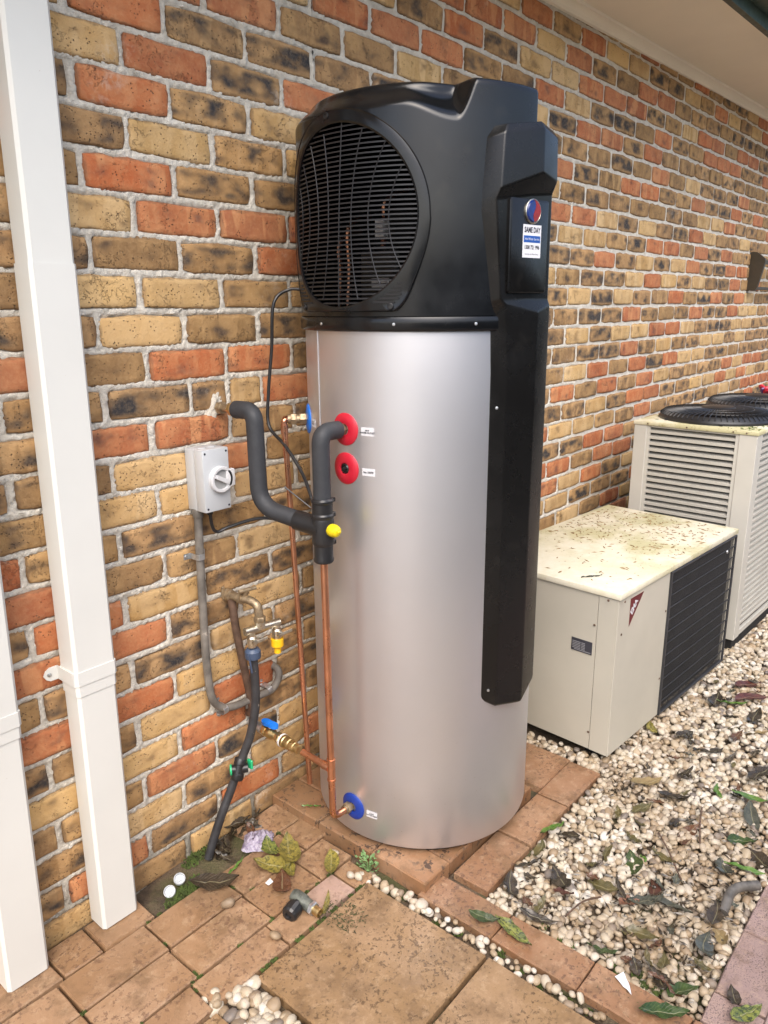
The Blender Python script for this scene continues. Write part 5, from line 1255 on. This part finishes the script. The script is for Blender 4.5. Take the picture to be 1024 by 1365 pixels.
# twigs
for i, (p0, p1, lab) in enumerate((((1.05, -1.02, 0.045), (0.90, -1.14, 0.045), 'thin dark twig lying across the middle of the gravel'), ((1.25, -1.08, 0.045), (1.08, -1.13, 0.046), 'short brown twig behind the ragged brown leaf'), ((0.70, -1.0, 0.046), (0.58, -0.96, 0.046), 'pale twig near the khaki leaf'))):
    p0, p1 = Vector(p0), Vector(p1); md = (p0+p1)/2+Vector((0.008, 0.006, 0.006)); m_ = MB(); m_.tube(spline([p0, md, p1], 5), 0.0024, 6); tag(obj('twig', m_, L['brown'] if False else M['oldpipe']), lab, 'twig')
# bent grey pipe scrap in the gravel
bp = thing('bent_pipe', 'bent grey pipe offcut half buried in the gravel by the path', 'pipe', (0.92, -1.27, 0.03))
m_ = MB(); m_.tube(fillet([(1.005, -1.308, 0.050), (0.945, -1.258, 0.056), (0.862, -1.262, 0.036)], [0, 0.035, 0], 8), 0.0125, 14, caps=True); obj('tube', m_, M['greypipe'], bp)
# white scrap
m_ = MB(); m_.grid(6, 4, lambda a_, b_: (0.497+(a_-0.5)*0.020+(b_-0.5)*0.022, -1.155+(b_-0.5)*0.05*(1-0.5*a_), 0.036+0.006*a_*b_+0.002*sin(9*b_))); o = obj('paper_scrap', m_, M['paper'], recalc=False); tag(o, 'small white scrap lying on the border brick beside the gravel', 'scrap')
m_ = MB(); m_.grid(4, 3, lambda a_, b_: (0.182+(a_-0.5)*0.018, -0.278+(b_-0.5)*0.014, 0.036+0.004*a_*b_)); o = obj('petal', m_, M['paper'], recalc=False); tag(o, 'tiny white petal on the paver beside the yellow leaf pile', 'petal')
# bottle caps
for (x, y, z, rx, lab) in ((0.036, -0.070, 0.026, 0.25, 'white plastic cap next to the wall, right of the pair'), (-0.006, -0.087, 0.024, -0.1, 'white plastic cap nearer the downpipe with a hollow face')):
    t = thing('bottle_cap', lab, 'cap', (x, y, z), 0, 'white plastic caps on the soil')
    m_ = MB(); m_.lathe([(0.0155, 0), (0.016, 0.002), (0.016, 0.010), (0.0150, 0.0115), (0.0138, 0.0115), (0.013, 0.003), (0.001, 0.003)], (0, 0, 0), (rx-0.45, -0.55, 1), 28); obj('cap_shell', m_, M['lightgrey'], t, local=True)
    m_ = MB(); m_.lathe([(0.006, 0.003), (0.0055, 0.0075), (0.001, 0.008)], (0, 0, 0), (rx-0.45, -0.55, 1), 16); obj('cap_boss', m_, M['lightgrey'], t, local=True)
# loose relief valve fitting on the ground
rv = thing('loose_valve', 'loose corroded brass fitting with a black knob lying on the pavers', 'valve', (0.165, -0.42, 0.03))
m_ = MB(); b0 = Vector((0.183, -0.385, 0.050)); b1 = Vector((0.185, -0.475, 0.046)); dd = (b1-b0).normalized()
m_.lathe([(0.008, -0.012), (0.0165, -0.010), (0.0185, 0.0), (0.0185, 0.03), (0.016, 0.034), (0.016, 0.056)], b0, dd, 18); obj('valve_body', m_, M['verdigris'], rv)
m_ = MB(); m_.lathe([(0.0185, 0.056), (0.0185, 0.064), (0.0165, 0.066)], b0, dd, 6); obj('collar', m_, M['galv'], rv)
m_ = MB(); m_.lathe([(0.0115, 0.066), (0.0125, 0.07), (0.0115, 0.073), (0.0125, 0.077), (0.0115, 0.086), (0.008, 0.086), (0.007, 0.07)], b0, dd, 16); obj('threaded_end', m_, M['brass'], rv)
m_ = MB(); k0 = b0+dd*0.016; kd = Vector((-0.96, -0.22, -0.05)).normalized()
m_.lathe([(0.013, 0.008), (0.013, 0.02), (0.0215, 0.024), (0.0225, 0.030), (0.0225, 0.052), (0.018, 0.058), (0.010, 0.058), (0.009, 0.054), (0.001, 0.054)], k0, kd, 14); obj('black_knob', m_, M['gloss_black'], rv, angle=20)
# crumpled lilac plastic
def plastic_mat():
    m, t, b = new_mat('lilac_film', 0.25)
    p = pos(t); n = noise(t, p, 90, 4, 0.7)
    t.links.new(mix(t, step(t, n, 0.35, 0.65), (0.30, 0.24, 0.36), (0.62, 0.57, 0.68)), b.inputs['Base Color'])
    b.inputs['Transmission Weight'].default_value = 0.35; bump(t, b, n, 0.9, 0.006); return m
PM = plastic_mat(); q = random.Random(21)
hh = [[q.uniform(0, 1) for _ in range(15)] for _ in range(19)]
m_ = MB(); m_.grid(18, 14, lambda a_, b_: (0.268+(a_-0.5)*0.115*(0.55+0.45*sin(pi*b_))+0.006*hh[int(a_*18+.5)][int(b_*14+.5)], -0.128+(b_-0.5)*0.105*(0.5+0.5*sin(pi*a_)), 0.036+0.024*hh[int(a_*18+.5)][int(b_*14+.5)]*sin(pi*a_)*sin(pi*b_)+0.012*sin(pi*a_)*sin(pi*b_)))
o = obj('plastic_wrapper', m_, PM, angle=18, recalc=False); tag(o, 'crumpled lilac plastic film beside the yellow leaf pile', 'plastic')
# dark leaf litter against the wall
for i in range(14):
    x = rng.uniform(0.15, 0.33); y = rng.uniform(-0.10, -0.015)
    leaf('dark rotting leaf in the litter against the wall foot', x, y, rng.uniform(0, 6.3), rng.uniform(0.05, 0.09), rng.uniform(0.02, 0.035), rng.choice(['dark', 'brown', 'dark']), rng.uniform(0.022, 0.04), rng.uniform(0.2, 0.9), rng.uniform(-0.6, 0.6), rng.uniform(-0.3, 0.3), 'rotting leaves at the wall foot', seed=500+i, fold=0.6)
# weed
wd = thing('weed', 'small pale green weed growing from the joint below the tank', 'plant', (0.402, -0.447, 0.02))
m_ = MB(); q = random.Random(31)
st_ = MB()
for i in range(46):
    a_ = q.uniform(0, 6.28); h = q.uniform(0.012, 0.05); rr = q.uniform(0.003, 0.030); c_ = Vector((0.402+rr*cos(a_)*0.9, -0.447+rr*sin(a_)*1.3, 0.02+h))
    if i % 3 == 0: st_.tube([(0.402, -0.447, 0.012), (0.402+rr*cos(a_)*0.5, -0.447+rr*sin(a_)*0.6, 0.02+h*0.6), c_], 0.0009, 5)
    d = Vector((cos(a_), sin(a_), q.uniform(0.1, 0.8))).normalized(); sdv = d.cross(Vector((0, 0, 1))).normalized(); l_ = q.uniform(0.009, 0.016); w_ = l_*0.42; n_ = sdv.cross(d)
    m_.add([c_, c_+d*l_*0.45+sdv*w_, c_+d*l_+n_*0.001, c_+d*l_*0.45-sdv*w_, c_+d*l_*0.5-n_*0.002], [(0, 1, 4), (1, 2, 4), (2, 3, 4), (3, 0, 4)])
obj('foliage', m_, M['weedleaf'], wd, recalc=False); obj('stem', st_, M['weedleaf'], wd)
# moss and grit
V = MB(); q = random.Random(41)
def clump(x, y, z, n, sp, h):
    for i in range(n):
        a_ = q.uniform(0, 6.28); r_ = sp*math.sqrt(q.random()); b_ = Vector((x+r_*cos(a_), y+r_*sin(a_), z)); d = Vector((q.uniform(-.5, .5), q.uniform(-.5, .5), 1)).normalized(); w = q.uniform(0.0015, 0.004)
        s_ = d.cross(Vector((q.random(), q.random(), 0.1))).normalized()
        V.add([b_-s_*w, b_+s_*w, b_+d*h*q.uniform(0.5, 1.2), b_+s_.cross(d)*w], [(0, 1, 2), (1, 3, 2), (3, 0, 2)])
for (x, y) in ((0.01, -0.11), (0.03, -0.10), (0.07, -0.10), (0.10, -0.03), (0.13, -0.02), (0.18, -0.01), (-0.02, -0.12), (0.055, -0.125)): clump(x, y, 0.016, 130, 0.024, 0.008)
for i in range(14): clump(0.392+rng.uniform(-.012, .012), -0.40-0.06*i, 0.010, 50, 0.012, 0.010)
for i in range(10): clump(rng.uniform(0.52, 0.56), rng.uniform(-1.3, -0.9), 0.022, 40, 0.012, 0.012)
for i in range(60):
    if i % 3 == 0: x, y = rng.uniform(-0.4, 0.4), rng.choice((-0.136, -0.252, -0.375))
    elif i % 3 == 1: x, y = rng.choice((-0.118, 0.112, -0.122, 0.08, -0.15)), rng.uniform(-0.46, -0.14)
    else: x, y = rng.uniform(-0.03, 0.36), -0.475
    clump(x, y, 0.024, 22, 0.007, 0.006)
o = obj('moss', V, M['moss'], recalc=False); tag(o, 'low green moss on the soil and in the paving joints', 'moss', kind='stuff')
# crumbs of grit beside the loose fitting, litter on the small unit's lid
def flecks(name, pts_, mat, label, cat):
    m1 = MB()
    for (x, y, z, s_, nz) in pts_:
        a_ = q.uniform(0, 6.28); l_ = s_*q.uniform(0.8, 2.4); w = s_*q.uniform(0.35, 0.6); d = Vector((cos(a_), sin(a_), 0)); e_ = Vector((-sin(a_), cos(a_), 0)); c_ = Vector((x, y, z))
        m1.add([c_-d*l_, c_-e_*w, c_+d*l_, c_+e_*w, c_+Vector((0, 0, s_*nz))], [(0, 1, 4), (1, 2, 4), (2, 3, 4), (3, 0, 4)])
    o = obj(name, m1, mat, recalc=False); return tag(o, label, cat, kind='stuff')
pf = []
for i in range(170):
    r_ = 0.055*math.sqrt(q.random()); a_ = q.uniform(0, 6.28); pf.append((0.228+r_*cos(a_)*0.9, -0.515+r_*sin(a_)*1.2, 0.0345, q.uniform(0.0015, 0.004), 0.7))
flecks('grit', pf, M['soil'], 'spill of dark grit on the slab beside the loose fitting', 'grit')
pf = []
for i in range(560):
    x = 0.54+2.2*q.random()**1.3; y = q.uniform(-1.30, -0.77)
    if i % 2: x, y = q.gauss(0.86, 0.2), q.gauss(-1.17, 0.1)
    if x < 0.53 or y < -1.31 or y > -0.77: continue
    if x < 1.25 and y > -0.79: continue
    pf.append((x, y, 0.033, q.uniform(0.003, 0.009), 0.5))
flecks('bark_litter', pf, L['dark'], 'dark wet bark scraps and crumbs scattered through the pebbles', 'bark litter')
pf = []
for i in range(900):
    u_, v_ = q.random(), q.random(); u_ = u_**0.75
    xl, yl = 0.03+0.96*u_, 0.02+0.54*v_
    if q.random() > 0.25+0.75*math.exp(-((u_-0.75)/0.3)**2): continue
    x = 1.309+xl*cos(-.063)-yl*sin(-.063); y = -0.740+xl*sin(-.063)+yl*cos(-.063); pf.append((x, y, 0.03+Z0_+0.5985, q.uniform(0.0015, 0.0075), 0.4))
flecks('leaf_litter', pf, M['crumb'], 'brown leaf crumbs scattered over the lid of the low cream unit', 'leaf litter')
pf = []
for i in range(220):
    xl, yl = q.uniform(0.02, 0.6), q.uniform(0.005, 0.10) if q.random() < 0.6 else q.uniform(0, 0.5)
    x = 2.5+xl; y = -0.80-0.035*xl+yl; pf.append((x, y, 0.03+BHz+0.0045, q.uniform(0.002, 0.006), 0.6))
flecks('leaf_litter', pf, M['moss'], 'mossy leaf crumbs on the top of the tall condenser', 'leaf litter')
leaf('small blue-green feather-like sprig on the cream unit lid', 1.40, -0.60, -0.6, 0.08, 0.008, 'grey', 0.03+Z0_+0.601, 0.1, seed=77)
pf = []
for i in range(260):
    x, y = q.uniform(0.0, 0.36), q.uniform(-1.2, -0.50); pf.append((x, y, 0.0335, q.uniform(0.0008, 0.0022), 0.6))
for i in range(90):
    x, y = q.uniform(0.42, 0.51), q.uniform(-1.3, -0.65); pf.append((x, y, 0.0315, q.uniform(0.0008, 0.0022), 0.6))
flecks('grit', pf, M['soil'], 'fine dark grit scattered over slabs and border bricks', 'grit')
